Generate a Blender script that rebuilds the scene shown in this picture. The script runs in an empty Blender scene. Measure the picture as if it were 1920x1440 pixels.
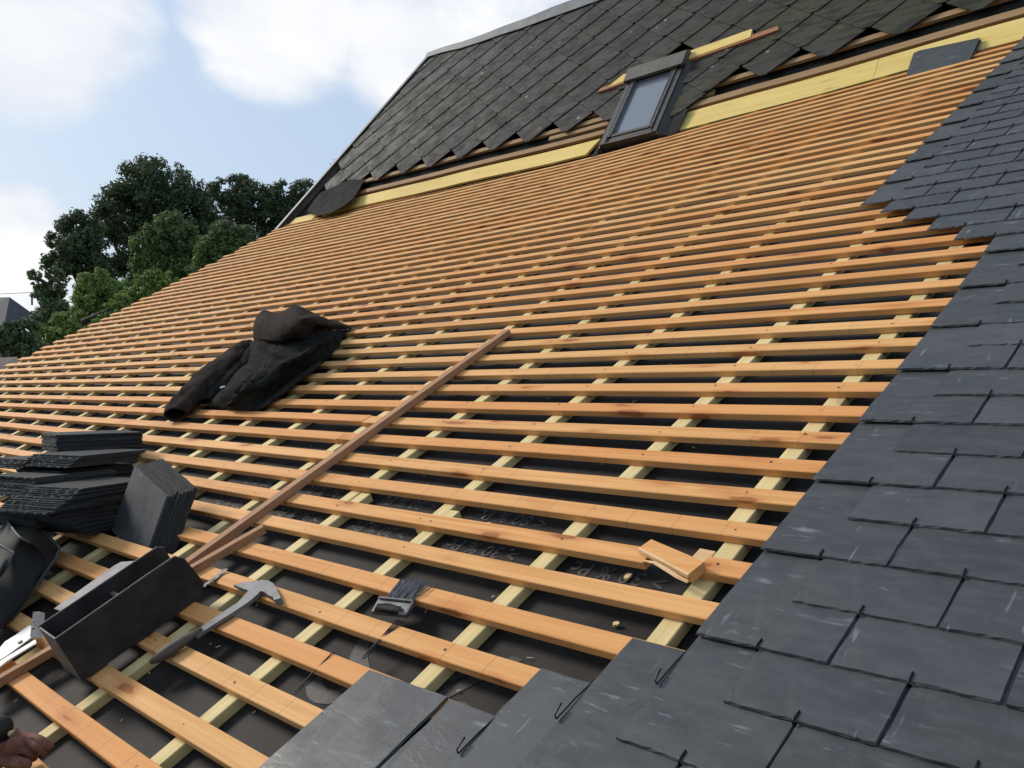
import bpy, bmesh, math, random
from mathutils import Vector, Matrix, noise

R = random.Random(7)
sc = bpy.context.scene
COL = sc.collection

# ------------------------------------------------------------------ camera frame
FPX, CX, CY = 1640.0, 960.0, 720.0
CAMZ = 6.0
SENSOR = 36.0

def cw(p):                                   # camera axes (x right, y down, z ahead) -> world
    return Vector((p[0], p[2], CAMZ - p[1]))

def cdir(p):
    return Vector((p[0], p[2], -p[1]))

d1c = Vector((0.70731431, -0.00474129, -0.70688329)).normalized()   # along the battens
d2c = Vector((0.62405824, -0.46553004, 0.62756122)); d2c = (d2c - d1c * d1c.dot(d2c)).normalized()   # up the slope
nc = d1c.cross(d2c).normalized()
D1, D2, NN = cdir(d1c), cdir(d2c), cdir(nc)
ORG = cw(-nc)                                # the slope lies 1 m under the eye
def frame(o, a, b, c):
    m = Matrix((a, b, c)).transposed().to_4x4()
    m.translation = o
    return m
M1 = frame(ORG, D1, D2, NN)                  # low slope: local (u, v, w)
P58 = math.radians(58)
hz = Vector((d2c[0], 0, d2c[2])); hz = (hz - d1c * d1c.dot(hz)).normalized()
du58 = hz * math.cos(P58) + Vector((0, -1, 0)) * math.sin(P58)
n58 = d1c.cross(du58).normalized()
A0 = Vector((-2.76262755, -1.99961613, 10.787403))
M2 = frame(cw(A0), cdir(d1c), cdir(du58), cdir(n58))   # steep slope: local (u, s, h)
M1I, M2I = M1.inverted(), M2.inverted()

def ray(px, py):
    return Vector((px - CX, py - CY, FPX))

def at1(px, py, w=0.0):                      # measured spot in the photo at height w over the low slope -> local
    r = ray(px, py); t = -(1.0 - w) / r.dot(nc); P = r * t
    return Vector((P.dot(d1c), P.dot(d2c), w))

def at2(px, py, h=0.0):                      # same on the steep slope
    r = ray(px, py); t = (A0.dot(n58) + h) / r.dot(n58); P = r * t - A0
    return Vector((P.dot(d1c), P.dot(du58), h))

def interp(x, pts):
    if x <= pts[0][0]: return pts[0][1]
    for (a, fa), (b, fb) in zip(pts, pts[1:]):
        if x <= b:
            t = (x - a) / (b - a); t = t * t * (3 - 2 * t)
            return fa + (fb - fa) * t
    return pts[-1][1]

SAG = [(-9.57, 0), (-8, .45), (-6, .9), (-4.7, 1), (-3, .4), (-1.46, 0)]
def wroof(u, v):                             # the old rafters kick up gently and sag in the middle
    x = v - 2.176
    w = 0.0
    if x > 0: w = .0205 * x + .0049 * x * x - .055 * (x / 3.69) ** 2 * interp(u, SAG)
    return w
def dw(u, v):
    return (wroof(u, v + .02) - wroof(u, v - .02)) / .04
BASE = [(0, 0), (1.2, -.02), (3, -.06), (4.8, -.1), (6.6, -.074), (8.1, -.034), (9.5, 0)]
def sbase(u): return interp(u, BASE)
def onscreen(m, loc, pad=60):
    w = m @ Vector(loc)
    x, y, z = w.x, CAMZ - w.z, w.y
    if z < .2: return False
    px, py = CX + FPX * x / z, CY + FPX * y / z
    return -pad < px < 1920 + pad and -pad < py < 1440 + pad

# ------------------------------------------------------------------ materials
def mat(name):
    m = bpy.data.materials.new(name); m.use_nodes = True
    nt = m.node_tree
    b = nt.nodes['Principled BSDF']
    return m, nt, b

class N:
    def __init__(s, nt): s.nt = nt
    def __call__(s, typ, **kw):
        n = s.nt.nodes.new(typ)
        for k, v in kw.items():
            if k.startswith('i_'):
                n.inputs[k[2:].replace('_', ' ')].default_value = v
            else: setattr(n, k, v)
        return n
    def link(s, a, b): s.nt.links.new(a, b)
    def math(s, op, a, b=None, c=None, clamp=False):
        n = s.nt.nodes.new('ShaderNodeMath'); n.operation = op; n.use_clamp = clamp
        for i, x in enumerate((a, b, c)):
            if x is None: continue
            if hasattr(x, 'links') or hasattr(x, 'is_linked'): s.link(x, n.inputs[i])
            else: n.inputs[i].default_value = x
        return n.outputs[0]
    def mix(s, fac, a, b, typ='MIX'):
        n = s.nt.nodes.new('ShaderNodeMix'); n.data_type = 'RGBA'; n.blend_type = typ
        for sock, x in ((n.inputs[0], fac), (n.inputs[6], a), (n.inputs[7], b)):
            if hasattr(x, 'is_linked'): s.link(x, sock)
            elif isinstance(x, (tuple, list)): sock.default_value = (*x, 1) if len(x) == 3 else x
            else: sock.default_value = x
        return n.outputs[2]
    def ramp(s, fac, lo, hi, a=0.0, b=1.0):
        n = s.nt.nodes.new('ShaderNodeMapRange'); n.interpolation_type = 'SMOOTHSTEP'
        s.link(fac, n.inputs[0])
        n.inputs[1].default_value = lo; n.inputs[2].default_value = hi
        n.inputs[3].default_value = a; n.inputs[4].default_value = b
        return n.outputs[0]
    def noise(s, vec, scale, detail=4, rough=.55, dist=0.0):
        n = s.nt.nodes.new('ShaderNodeTexNoise')
        n.inputs['Scale'].default_value = scale; n.inputs['Detail'].default_value = detail
        n.inputs['Roughness'].default_value = rough; n.inputs['Distortion'].default_value = dist
        if vec is not None: s.link(vec, n.inputs['Vector'])
        return n.outputs['Fac']
    def coords(s, scale=(1, 1, 1), rnd=True, rot=(0, 0, 0)):
        tc = s('ShaderNodeTexCoord')
        v = tc.outputs['Object']
        if rnd:
            oi = s('ShaderNodeObjectInfo')
            k = s('ShaderNodeVectorMath', operation='SCALE'); k.inputs[0].default_value = (37.0, 19.0, 53.0)
            s.link(oi.outputs['Random'], k.inputs['Scale'])
            ad = s('ShaderNodeVectorMath', operation='ADD'); s.link(v, ad.inputs[0]); s.link(k.outputs[0], ad.inputs[1])
            v = ad.outputs[0]
        mp = s('ShaderNodeMapping'); mp.inputs['Scale'].default_value = scale; mp.inputs['Rotation'].default_value = rot
        s.link(v, mp.inputs['Vector'])
        return mp.outputs[0]
    def bump(s, h, strength, dist=.002):
        n = s('ShaderNodeBump'); n.inputs['Strength'].default_value = strength; n.inputs['Distance'].default_value = dist
        s.link(h, n.inputs['Height'])
        return n.outputs[0]

def wood(name, light, dark, rough=.75, axis=0, knots=1.0, pencil=False, vary=.35, green=None):
    m, nt, b = mat(name); n = N(nt)
    def sc3(a, t):
        s = [t, t, t]; s[axis] = a; return tuple(s)
    grain = n.noise(n.coords(sc3(1.6, 70)), 1.0, 5, .6, .6)
    broad = n.noise(n.coords(sc3(1.1, 9)), 1.0, 3, .5, .4)
    oi = n('ShaderNodeObjectInfo')
    c = n.mix(n.ramp(grain, .3, .72), light, dark)
    tint = tuple(x * y for x, y in zip(light, (1.12, 1.12, 1.15)))
    c = n.mix(n.math('MULTIPLY', n.ramp(broad, .45, .75), .55), c, tint)
    red = tuple(x * y for x, y in zip(dark, (1.12, .82, .66)))
    c = n.mix(n.math('MULTIPLY', oi.outputs['Random'], vary), c, red)
    yel = (light[0] * .96, light[1] * 1.10, light[2] * 1.18)
    c = n.mix(n.math('MULTIPLY', n.math('FRACT', n.math('MULTIPLY', oi.outputs['Random'], 9.7)), vary * .45), c, yel)
    patch = n.noise(n.coords(sc3(.8, 2)), 1.0, 2, .5)
    c = n.mix(n.math('MULTIPLY', n.ramp(patch, .56, .72), .35), c, tuple(x * .72 for x in dark))
    if green:
        g = n.noise(n.coords(sc3(1.0, 14)), 1.0, 2, .5)
        c = n.mix(n.math('MULTIPLY', n.ramp(g, .45, .7), .5), c, green)
    if knots:
        vo = n('ShaderNodeTexVoronoi'); vo.inputs['Scale'].default_value = 1.0
        kv = n.coords(sc3(3.4, 12.0))
        kn = n('ShaderNodeTexNoise'); kn.inputs['Scale'].default_value = 2.2; kn.inputs['Detail'].default_value = 3; n.link(kv, kn.inputs['Vector'])
        ks = n('ShaderNodeVectorMath', operation='MULTIPLY_ADD'); n.link(kn.outputs['Color'], ks.inputs[0]); ks.inputs[1].default_value = (.35, .35, .35); n.link(kv, ks.inputs[2])
        n.link(ks.outputs[0], vo.inputs['Vector'])
        k = n.ramp(vo.outputs['Distance'], .10, .15, 1, 0)
        c = n.mix(n.math('MULTIPLY', k, .8 * knots), c, (.13, .045, .018))
        ring = n.ramp(vo.outputs['Distance'], .10, .34, 1, 0)
        c = n.mix(n.math('MULTIPLY', ring, .5 * knots), c, (dark[0] * .8, dark[1] * .55, dark[2] * .5))
    if pencil:
        tc = n('ShaderNodeTexCoord'); sp = n('ShaderNodeSeparateXYZ'); n.link(tc.outputs['Object'], sp.inputs[0])
        f = n.math('FRACT', n.math('MULTIPLY_ADD', sp.outputs[0], 1 / .121, 20.5 + .0))
        d = n.math('ABSOLUTE', n.math('SUBTRACT', f, .5))
        line = n.math('LESS_THAN', d, .011)
        pres = n.noise(n.coords((1.1, 2, 2)), 1.0, 1, .5)
        near = n.ramp(sp.outputs[1], 2.0, 3.4, 1, 0)
        ln = n.math('MULTIPLY', n.math('MULTIPLY', line, n.ramp(pres, .50, .60)), near)
        c = n.mix(n.math('MULTIPLY', ln, .42), c, (.16, .08, .04))
    nt.links.new(c, b.inputs['Base Color'])
    b.inputs['Roughness'].default_value = rough
    b.inputs['Specular IOR Level'].default_value = .25
    nt.links.new(n.bump(grain, .6, .0015), b.inputs['Normal'])
    return m

M_BATTEN = wood('batten_wood', (.73, .40, .155), (.54, .245, .070), pencil=True, vary=.55)
M_CBATTEN = wood('treated_wood', (.71, .57, .29), (.58, .44, .19), axis=1, knots=.35, vary=.12, green=(.56, .46, .20))
M_LATH = wood('lath_wood', (.40, .215, .11), (.27, .13, .06), axis=1, knots=.3)
M_YELLOW = wood('yellow_board_wood', (.74, .56, .20), (.66, .46, .13), knots=.3, vary=.1)
M_OLDWOOD = wood('weathered_batten_wood', (.36, .24, .12), (.22, .13, .06), knots=.3, vary=.4)
M_FRESH = wood('split_wood', (.72, .52, .30), (.6, .36, .16), knots=0)
M_HANDLE = wood('worn_handle', (.10, .075, .06), (.05, .035, .027), axis=1, knots=0, rough=.6)

def slate_mat(name, base, alt, scratch=.5, lichen=0.0, rough=.48, brown=None, moss=None, spec=.4, island=.4):
    m, nt, b = mat(name); n = N(nt)
    oi = n('ShaderNodeObjectInfo')
    co = n.coords((1, 1, 1))
    cloudy = n.noise(co, 7.0, 4, .6)
    fine = n.noise(n.coords((14, 40, 20)), 1.0, 5, .6)
    c = n.mix(n.ramp(cloudy, .3, .7), base, alt)
    gi = n('ShaderNodeNewGeometry')
    rv = n.math('FRACT', n.math('ADD', n.math('MULTIPLY', oi.outputs['Random'], 7.3), n.math('MULTIPLY', gi.outputs['Random Per Island'], 5.1)))
    c = n.mix(n.math('MULTIPLY', rv, island), c, tuple(x * .5 for x in base))
    if brown: c = n.mix(n.math('MULTIPLY', n.math('FRACT', n.math('MULTIPLY', rv, 3.7)), .55), c, brown)
    c = n.mix(n.math('MULTIPLY', n.ramp(fine, .35, .7), .28), c, tuple(x * 1.5 for x in alt))
    if brown:
        bn = n.noise(co, 2.3, 3, .55)
        c = n.mix(n.math('MULTIPLY', n.ramp(bn, .42, .68), .7), c, brown)
    if moss:
        tc = n('ShaderNodeTexCoord')
        ms = n.noise(tc.outputs['Object'], 1.0, 3, .6)
        sx = n('ShaderNodeSeparateXYZ'); n.link(tc.outputs['Object'], sx.inputs[0])
        mz = n.math('ADD', ms, n.ramp(sx.outputs[0], 3.5, 8.0, -.06, .16))
        c = n.mix(n.math('MULTIPLY', n.ramp(mz, .48, .66), .75), c, moss)
    # pale scuffs and scratches
    s1 = n.noise(n.coords((9, 42, 9), rot=(0, 0, .25)), 1.0, 4, .65, .3)
    zone = n.noise(co, 9.0, 2, .5)
    sm = n.math('MULTIPLY', n.ramp(s1, .57, .70), n.ramp(zone, .47, .62))
    s2 = n.noise(n.coords((70, 9, 9), rot=(0, 0, -.5)), 1.0, 2, .5)
    zone2 = n.noise(co, 5.0, 2, .5)
    sm2 = n.math('MULTIPLY', n.ramp(s2, .66, .74), n.ramp(zone2, .50, .62))
    pale = tuple(x * 3.4 for x in alt)
    c = n.mix(n.math('MULTIPLY', n.math('MAXIMUM', sm, sm2), scratch), c, pale)
    if lichen:
        vo = n('ShaderNodeTexVoronoi'); vo.inputs['Scale'].default_value = 5.0; n.link(co, vo.inputs['Vector'])
        wob = n.noise(co, 40, 3, .6)
        dd = n.math('ADD', vo.outputs['Distance'], n.math('MULTIPLY', wob, .16))
        sp = n.ramp(dd, .15, .20, 1, 0)
        gate = n.noise(co, 1.7, 1, .5)
        c = n.mix(n.math('MULTIPLY', n.math('MULTIPLY', sp, n.ramp(gate, .46, .52)), lichen), c, (.27, .27, .22))
        st = n.noise(n.coords((5, 22, 9), rot=(0, 0, .6)), 1.0, 3, .6)
        c = n.mix(n.math('MULTIPLY', n.ramp(st, .48, .60), .8), c, tuple(x * .34 for x in base))
    nt.links.new(c, b.inputs['Base Color'])
    rr = n.ramp(cloudy, .3, .7, rough - .08, rough + .14)
    nt.links.new(rr, b.inputs['Roughness'])
    b.inputs['Specular IOR Level'].default_value = spec
    h = n.math('ADD', n.math('MULTIPLY', fine, .5), cloudy)
    cleft = n.ramp(n.noise(n.coords((5, 8, 5)), 1.0, 5, .65, .6), .47, .53)
    h = n.math('ADD', h, n.math('MULTIPLY', cleft, .18))
    nt.links.new(n.bump(h, .38, .003), b.inputs['Normal'])
    return m

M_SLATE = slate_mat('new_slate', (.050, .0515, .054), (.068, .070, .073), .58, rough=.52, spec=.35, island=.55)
M_SLATE_SHADED = slate_mat('shaded_stack_slate', (.026, .027, .027), (.036, .037, .037), .10, rough=.7, spec=.2)  # darker copy of the slate, with the shade of the piles in its colour
M_OLDSLATE = slate_mat('old_slate', (.036, .0365, .036), (.054, .0545, .053), .35, lichen=.9, rough=.72, brown=(.034, .029, .020), moss=(.044, .041, .018), spec=.22, island=.75)

def simple(name, col, rough=.6, metal=0.0, nscale=12, var=.35, bump=.2, spec=.4):
    m, nt, b = mat(name); n = N(nt)
    f = n.noise(n.coords(), nscale, 4, .6)
    c = n.mix(n.ramp(f, .3, .7), tuple(x * (1 - var) for x in col), tuple(min(1, x * (1 + var)) for x in col))
    nt.links.new(c, b.inputs['Base Color'])
    b.inputs['Roughness'].default_value = rough; b.inputs['Metallic'].default_value = metal
    b.inputs['Specular IOR Level'].default_value = spec
    if bump: nt.links.new(n.bump(f, bump, .002), b.inputs['Normal'])
    return m

M_MEMBRANE = simple('roof_membrane', (.021, .0175, .0155), .75, nscale=4, var=.4, bump=.9, spec=.25)
M_OLDFELT = simple('old_felt', (.026, .024, .021), .95, nscale=9, spec=.1)
M_PRINT = simple('membrane_print', (.052, .050, .049), .6, nscale=60, var=.3, bump=0)
M_PRINT_DIM = simple('membrane_logo_print', (.028, .0265, .026), .6, nscale=60, var=.3, bump=0)
M_ZINC = simple('zinc', (.13, .135, .14), .6, .1, nscale=6, var=.2, bump=.1)
M_HOOK = simple('black_hook_wire', (.012, .012, .013), .4, .5, bump=0)
M_STEEL = simple('tool_steel', (.15, .146, .15), .62, .1, nscale=25, var=.25, bump=.15)
M_STEEL_DK = simple('dull_steel', (.10, .10, .105), .5, .4, nscale=25, var=.3)
M_WHITE = simple('white_paint', (.86, .82, .73), .5, 0, nscale=30, var=.12, bump=.05)
M_TROUGH = simple('dark_board', (.021, .017, .0145), .7, 0, nscale=14, var=.5, bump=.3)
M_EDGE = simple('worn_edge', (.10, .095, .09), .7, 0, nscale=40, var=.3)
M_LEATHER = simple('black_leather', (.013, .0135, .0135), .75, 0, nscale=18, var=.3, bump=.35, spec=.35)
M_RIM = simple('leather_edge', (.055, .056, .056), .7, 0, nscale=30, var=.3)
M_NAIL = simple('nail_head', (.05, .03, .02), .6, .3, bump=0)
M_FRAME = simple('skylight_aluminium', (.032, .030, .028), .5, .1, nscale=14, var=.25, bump=.08)
M_APRON = simple('lead_apron', (.022, .0215, .020), .85, 0, nscale=9, var=.3, spec=.15)
M_HOOD_COVER = simple('skylight_cover', (.075, .070, .060), .55, .1, nscale=9, var=.2, bump=.05)
M_BROWNCLOTH = simple('brown_canvas', (.033, .0245, .020), 1.0, 0, nscale=26, var=.35, bump=.6, spec=.05)
M_LINING = simple('black_quilted_lining', (.017, .0175, .0155), 1.0, 0, nscale=22, var=.35, bump=.6, spec=.05)
M_SKIN = simple('skin', (.16, .068, .046), .75, 0, nscale=60, var=.28, bump=.45, spec=.2)
M_GRIP = simple('black_grip', (.010, .011, .012), .6, bump=.2)
M_BARK = simple('bark', (.06, .045, .03), .9, nscale=6, var=.4, bump=.6)
M_FARROOF = simple('far_slate_roof', (.045, .045, .05), .6, nscale=3, var=.2)
M_FARWALL = simple('far_render', (.16, .15, .14), .85, nscale=2, var=.15)
M_BROWNROOF = simple('brown_tiles', (.075, .05, .04), .8, nscale=4, var=.3)
M_GRASS = simple('grass_ground', (.06, .085, .03), .9, nscale=.6, var=.4)
M_CABLE = simple('cable', (.03, .03, .03), .6, bump=0)
M_REDLATH = wood('reddish_lath_wood', (.40, .21, .11), (.25, .11, .05), knots=.3)

def glass_mat():
    m, nt, b = mat('skylight_glass')
    b.inputs['Base Color'].default_value = (.15, .165, .19, 1)
    b.inputs['Roughness'].default_value = .07
    b.inputs['Specular IOR Level'].default_value = .5
    b.inputs['IOR'].default_value = 2.0
    n = N(nt)
    f = n.noise(n.coords(rnd=False), 5, 3, .6)
    nt.links.new(n.ramp(f, .3, .7, .05, .16), b.inputs['Roughness'])
    return m
M_GLASS = glass_mat()

def leaf_mat(name, col, vary=.32):
    m, nt, b = mat(name); n = N(nt)
    g = n('ShaderNodeNewGeometry')
    tc = n('ShaderNodeTexCoord')
    f = n.noise(tc.outputs['Object'], .55, 3, .6)
    c = n.mix(g.outputs['Random Per Island'], tuple(x * (1 - vary) for x in col), tuple(x * (1 + vary) for x in col))
    c = n.mix(n.math('MULTIPLY', n.ramp(f, .4, .7), .5), c, (col[0] * 1.5, col[1] * 1.25, col[2] * .8))
    nt.links.new(c, b.inputs['Base Color']); b.inputs['Roughness'].default_value = .6
    tr = n('ShaderNodeBsdfTranslucent'); nt.links.new(c, tr.inputs['Color'])
    mx = n('ShaderNodeMixShader'); mx.inputs[0].default_value = .3
    out = nt.nodes['Material Output']
    nt.links.new(b.outputs[0], mx.inputs[1]); nt.links.new(tr.outputs[0], mx.inputs[2]); nt.links.new(mx.outputs[0], out.inputs[0])
    return m

# ------------------------------------------------------------------ object helpers
def link(o, parent=None):
    COL.objects.link(o)
    if parent is not None: o.parent = parent
    return o

def tag(o, label=None, cat=None, group=None, kind=None):
    if label: o['label'] = label
    if cat: o['category'] = cat
    if group: o['group'] = group
    if kind: o['kind'] = kind
    return o

def thing(name, label, cat, m=Matrix.Identity(4), loc=(0, 0, 0), group=None):
    o = bpy.data.objects.new(name, None); COL.objects.link(o)
    o.empty_display_size = .1
    o.matrix_world = m @ Matrix.Translation(Vector(loc))
    return tag(o, label, cat, group)

def meshdata(name, verts, faces, mats, smooth=False, fmat=None):
    me = bpy.data.meshes.new(name)
    me.from_pydata([tuple(v) for v in verts], [], faces)
    if not isinstance(mats, (list, tuple)): mats = [mats]
    for m in mats: me.materials.append(m)
    if fmat:
        for p, i in zip(me.polygons, fmat): p.material_index = i
    bm = bmesh.new(); bm.from_mesh(me)
    bmesh.ops.recalc_face_normals(bm, faces=bm.faces)
    bm.to_mesh(me); bm.free()
    if smooth:
        for p in me.polygons: p.use_smooth = True
    me.update()
    return me

def mo(name, verts, faces, mats, parent=None, smooth=False, fmat=None):
    return link(bpy.data.objects.new(name, meshdata(name, verts, faces, mats, smooth, fmat)), parent)

class G:                                     # collects geometry for one mesh
    def __init__(s): s.v, s.f, s.m = [], [], []
    def add(s, verts, faces, mi=0):
        b = len(s.v); s.v += [Vector(x) for x in verts]
        s.f += [tuple(i + b for i in f) for f in faces]; s.m += [mi] * len(faces)
    def box(s, a, b, mi=0):
        x0, y0, z0 = a; x1, y1, z1 = b
        s.add([(x0, y0, z0), (x1, y0, z0), (x1, y1, z0), (x0, y1, z0), (x0, y0, z1), (x1, y0, z1), (x1, y1, z1), (x0, y1, z1)],
              [(0, 3, 2, 1), (4, 5, 6, 7), (0, 1, 5, 4), (1, 2, 6, 5), (2, 3, 7, 6), (3, 0, 4, 7)], mi)
    def prism(s, poly, ext, mi=0):           # poly: 3D points, ext: extrusion vector
        n = len(poly); e = Vector(ext); p = [Vector(x) for x in poly]
        s.add(p + [x + e for x in p], [tuple(range(n)), tuple(range(2 * n - 1, n - 1, -1))] + [(i, (i + 1) % n, n + (i + 1) % n, n + i) for i in range(n)], mi)
    def tube(s, pts, rad, k=6, mi=0, flat=None, cap=True):
        pts = [Vector(p) for p in pts]
        rads = rad if isinstance(rad, (list, tuple)) else [rad] * len(pts)
        rings = []
        up = Vector((0, 0, 1))
        prev = None
        for i, p in enumerate(pts):
            t = (pts[min(i + 1, len(pts) - 1)] - pts[max(i - 1, 0)]).normalized()
            a = t.cross(up)
            if a.length < .2: a = t.cross(Vector((1, 0, 0)))
            a.normalize()
            if prev is not None and a.dot(prev) < 0: a = -a
            prev = a
            b = a.cross(t).normalized()
            fl = flat if flat else 1.0
            rings.append([p + (a * math.cos(2 * math.pi * j / k) + b * math.sin(2 * math.pi * j / k) * fl) * rads[i] for j in range(k)])
        base = [v for r in rings for v in r]
        fs = []
        for i in range(len(pts) - 1):
            for j in range(k):
                fs.append((i * k + j, i * k + (j + 1) % k, (i + 1) * k + (j + 1) % k, (i + 1) * k + j))
        if cap: fs += [tuple(range(k)), tuple(range(len(base) - k, len(base)))]
        s.add(base, fs, mi)
    def obj(s, name, mats, parent=None, smooth=False):
        return mo(name, s.v, s.f, mats, parent, smooth, s.m)

def grid_faces(nu, nv, off=0):
    return [(off + j * nu + i, off + j * nu + i + 1, off + (j + 1) * nu + i + 1, off + (j + 1) * nu + i) for j in range(nv - 1) for i in range(nu - 1)]

def sawn(parent, name, p0, p1, width, thick, m, wfun=None, along='u', chamf=.0018, seg=.3, jit=.0012, kind=None):
    """A sawn bar from (a, b) to (a1, b): top face at w = wfun; runs along u (width in v) or along v (width in u)."""
    L = abs(p1[0] - p0[0]) if along == 'u' else abs(p1[1] - p0[1])
    n = max(2, int(L / seg) + 1)
    c = chamf; hw = width / 2
    prof = [(-hw, -thick + c), (-hw + c, -thick), (hw - c, -thick), (hw, -thick + c), (hw, -c), (hw - c, 0), (-hw + c, 0), (-hw, -c)]
    sd = R.random() * 100
    verts = []
    for i in range(n):
        t = i / (n - 1)
        u = p0[0] + (p1[0] - p0[0]) * t; v = p0[1] + (p1[1] - p0[1]) * t; w0 = p0[2] + (p1[2] - p0[2]) * t
        j1 = noise.noise((u * 1.1 + sd, v * 1.1, 3.1)) * jit * 2; j2 = noise.noise((u * .9, v * .9 + sd, 9.4)) * jit
        for a, b in prof:
            if along == 'u':
                vv = v + a + j1; w = w0 + (wfun(u, v + a) if wfun else 0) + b + j2
                verts.append((u, vv, w))
            else:
                uu = u + a + j1; w = w0 + (wfun(u + a, v) if wfun else 0) + b + j2
                verts.append((uu, v, w))
    k = 8
    faces = [(i * k + j, i * k + (j + 1) % k, (i + 1) * k + (j + 1) % k, (i + 1) * k + j) for i in range(n - 1) for j in range(k)]
    faces += [tuple(range(k)), tuple(range((n - 1) * k, n * k))]
    return verts, faces

def slate_mesh(name, W, L, T, seed, m, clip=0.0, rough=1.0):
    rr = random.Random(seed)
    pts = []
    def side(a, b, n):
        for i in range(n):
            t = i / n
            pts.append((a[0] + (b[0] - a[0]) * t, a[1] + (b[1] - a[1]) * t))
    side((-W / 2, 0), (W / 2, 0), 18); side((W / 2, 0), (W / 2, L), 10); side((W / 2, L), (-W / 2, L), 8); side((-W / 2, L), (-W / 2, 0), 10)
    top, bot = [], []
    for x, y in pts:
        ox, oy = (rr.random() - .5) * .0022 * rough, (rr.random() - .5) * (.0020 if y < .001 else .0014) * rough
        xb, yb = x + ox, y + oy
        ins = .0008 + rr.random() * .0012
        tail = y < .001
        insy = (.0006 + rr.random() ** 3 * .003 * rough) if tail else .0015
        xt = xb - math.copysign(ins, x) if abs(abs(x) - W / 2) < 1e-6 else xb + (rr.random() - .5) * .003
        yt = yb + insy if tail else (yb - .002 if y > L - .001 else yb)
        bot.append((xb, yb, 0)); top.append((xt, yt, T + (rr.random() - .5) * .0008))
    n = len(pts)
    faces = [tuple(range(n)), tuple(range(n, 2 * n))] + [(i, (i + 1) % n, n + (i + 1) % n, n + i) for i in range(n)]
    return meshdata(name, bot + top, faces, m)

# ------------------------------------------------------------------ low slope: membrane, counter battens, battens
framework = thing('roof_framework', 'low slope of orange battens nailed over counter battens and black membrane', 'roof framework', M1)
W_UNDER = -.047
g = G()
nu, nv = 60, 46
vs = []
for j in range(nv):
    v = -1.2 + 7.45 * j / (nv - 1)
    for i in range(nu):
        u = -9.6 + 10.6 * i / (nu - 1)
        vs.append((u, v, wroof(u, v) + W_UNDER + noise.noise((u * 3, v * 3, 0)) * .0006))
g.add(vs, grid_faces(nu, nv))
g.obj('underlay', M_MEMBRANE, framework, smooth=True)

def text_mesh(txt, size):
    cu = bpy.data.curves.new('lettering', 'FONT'); cu.body = txt; cu.size = size; cu.align_x = 'LEFT'
    cu.extrude = 0.0; cu.offset = size * .012; cu.resolution_u = 3
    o = bpy.data.objects.new('lettering', cu); COL.objects.link(o)
    dg = bpy.context.evaluated_depsgraph_get(); dg.update()
    me = bpy.data.meshes.new_from_object(o.evaluated_get(dg))
    bpy.data.objects.remove(o); bpy.data.curves.remove(cu)
    return me

def printed(txt, size, u, v, rot, m, stretch=1.0):
    me = text_mesh(txt, size); me.materials.clear(); me.materials.append(m)
    o = bpy.data.objects.new('printed_lettering', me); link(o, framework)
    o.matrix_local = Matrix.Translation((u, v, W_UNDER + .0016)) @ Matrix.Rotation(rot, 4, 'Z') @ Matrix.Diagonal((stretch, 1, 1, 1))
    return o
tA, tB = at1(968, 1047, W_UNDER), at1(1016, 993, W_UNDER)
for k in range(-1, 4):
    printed('> 30 % Pc', .061, tA.x - .424 * k, 1.142, math.pi, M_PRINT, 1.03)
    if k >= 0: printed('< 80 % Pc', .061, tB.x - .424 * k, 1.276, math.pi, M_PRINT, 1.03)
printed('S', .34, -1.66, .585, .0, M_PRINT_DIM)
printed('%', .34, -1.40, .60, .0, M_PRINT_DIM, .95)

CB = [(.40, -1, 6.1), (-.06, -1, 6.1), (-.52, -1, 6.1), (-.932, -1, 1.275), (-.975, 1.30, 6.1), (-1.338, -1, 1.31), (-1.352, 1.44, 6.1), (-1.775, -1, 1.225), (-1.822, 1.13, 6.1),
      (-2.21, -1, 1.245), (-2.265, 1.195, 6.1)]
for u in (-2.69, -3.15, -3.56, -3.90, -4.31, -4.68, -5.09, -5.54, -6.05, -6.55, -7.05, -7.49, -7.95, -8.4, -8.85, -9.28, -9.54):
    CB.append((u, -1, 6.1))
for u, v0, v1 in CB:
    vv, ff = sawn(framework, 'counter_batten', (u, v0, -.0205), (u + R.uniform(-.012, .012), v1, -.0205), .046, .0255, M_CBATTEN, wroof, 'v', jit=.002)
    mo('counter_batten', vv, ff, M_CBATTEN, framework)

def nails(gg, u0, u1, vmid):
    for u, v0, v1 in CB:
        if u0 < u < u1 and v0 < vmid < v1:
            uu = u + R.uniform(-.016, .016); v = vmid + R.uniform(-.012, .012)
            w = wroof(uu, v)
            r = R.uniform(.0022, .0034)
            ring = [(uu + r * math.cos(a * math.pi / 3), v + r * 1.2 * math.sin(a * math.pi / 3), w + .0006) for a in range(6)]
            gg.add(ring, [tuple(range(6))], 1)

GAUGE = .1253
def batten(u0, u1, vt, first_w=0.0):
    gg = G()
    width = .0495 + R.uniform(-.0015, .0015)
    vv, ff = sawn(framework, 'batten', (u0, vt - width / 2, first_w), (u1, vt - width / 2, first_w), width, .020, M_BATTEN, wroof, 'u', jit=.0022)
    gg.add(vv, ff, 0)
    if vt < 3.6: nails(gg, u0, u1, vt - width / 2)
    return gg.obj('batten', [M_BATTEN, M_NAIL], framework)
for k in range(-8, 41):
    vt = .922 + GAUGE * k + R.uniform(-.003, .003)
    ul = -9.60 + R.uniform(-.07, .05)
    ur = .55 if vt < 3 else (-.2 if vt < 4.5 else -.6)
    if k == 2:
        batten(ul, -1.083, vt); batten(-.955, ur, vt)
        continue
    jt = R.choice([-6.06, -5.09, -4.68, -3.9, -3.15, -2.69]) if k > 4 else R.choice([-5.09, -4.68])
    batten(ul, jt - .0015, vt); batten(jt + .0015, ur, vt + R.uniform(-.002, .002))

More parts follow.
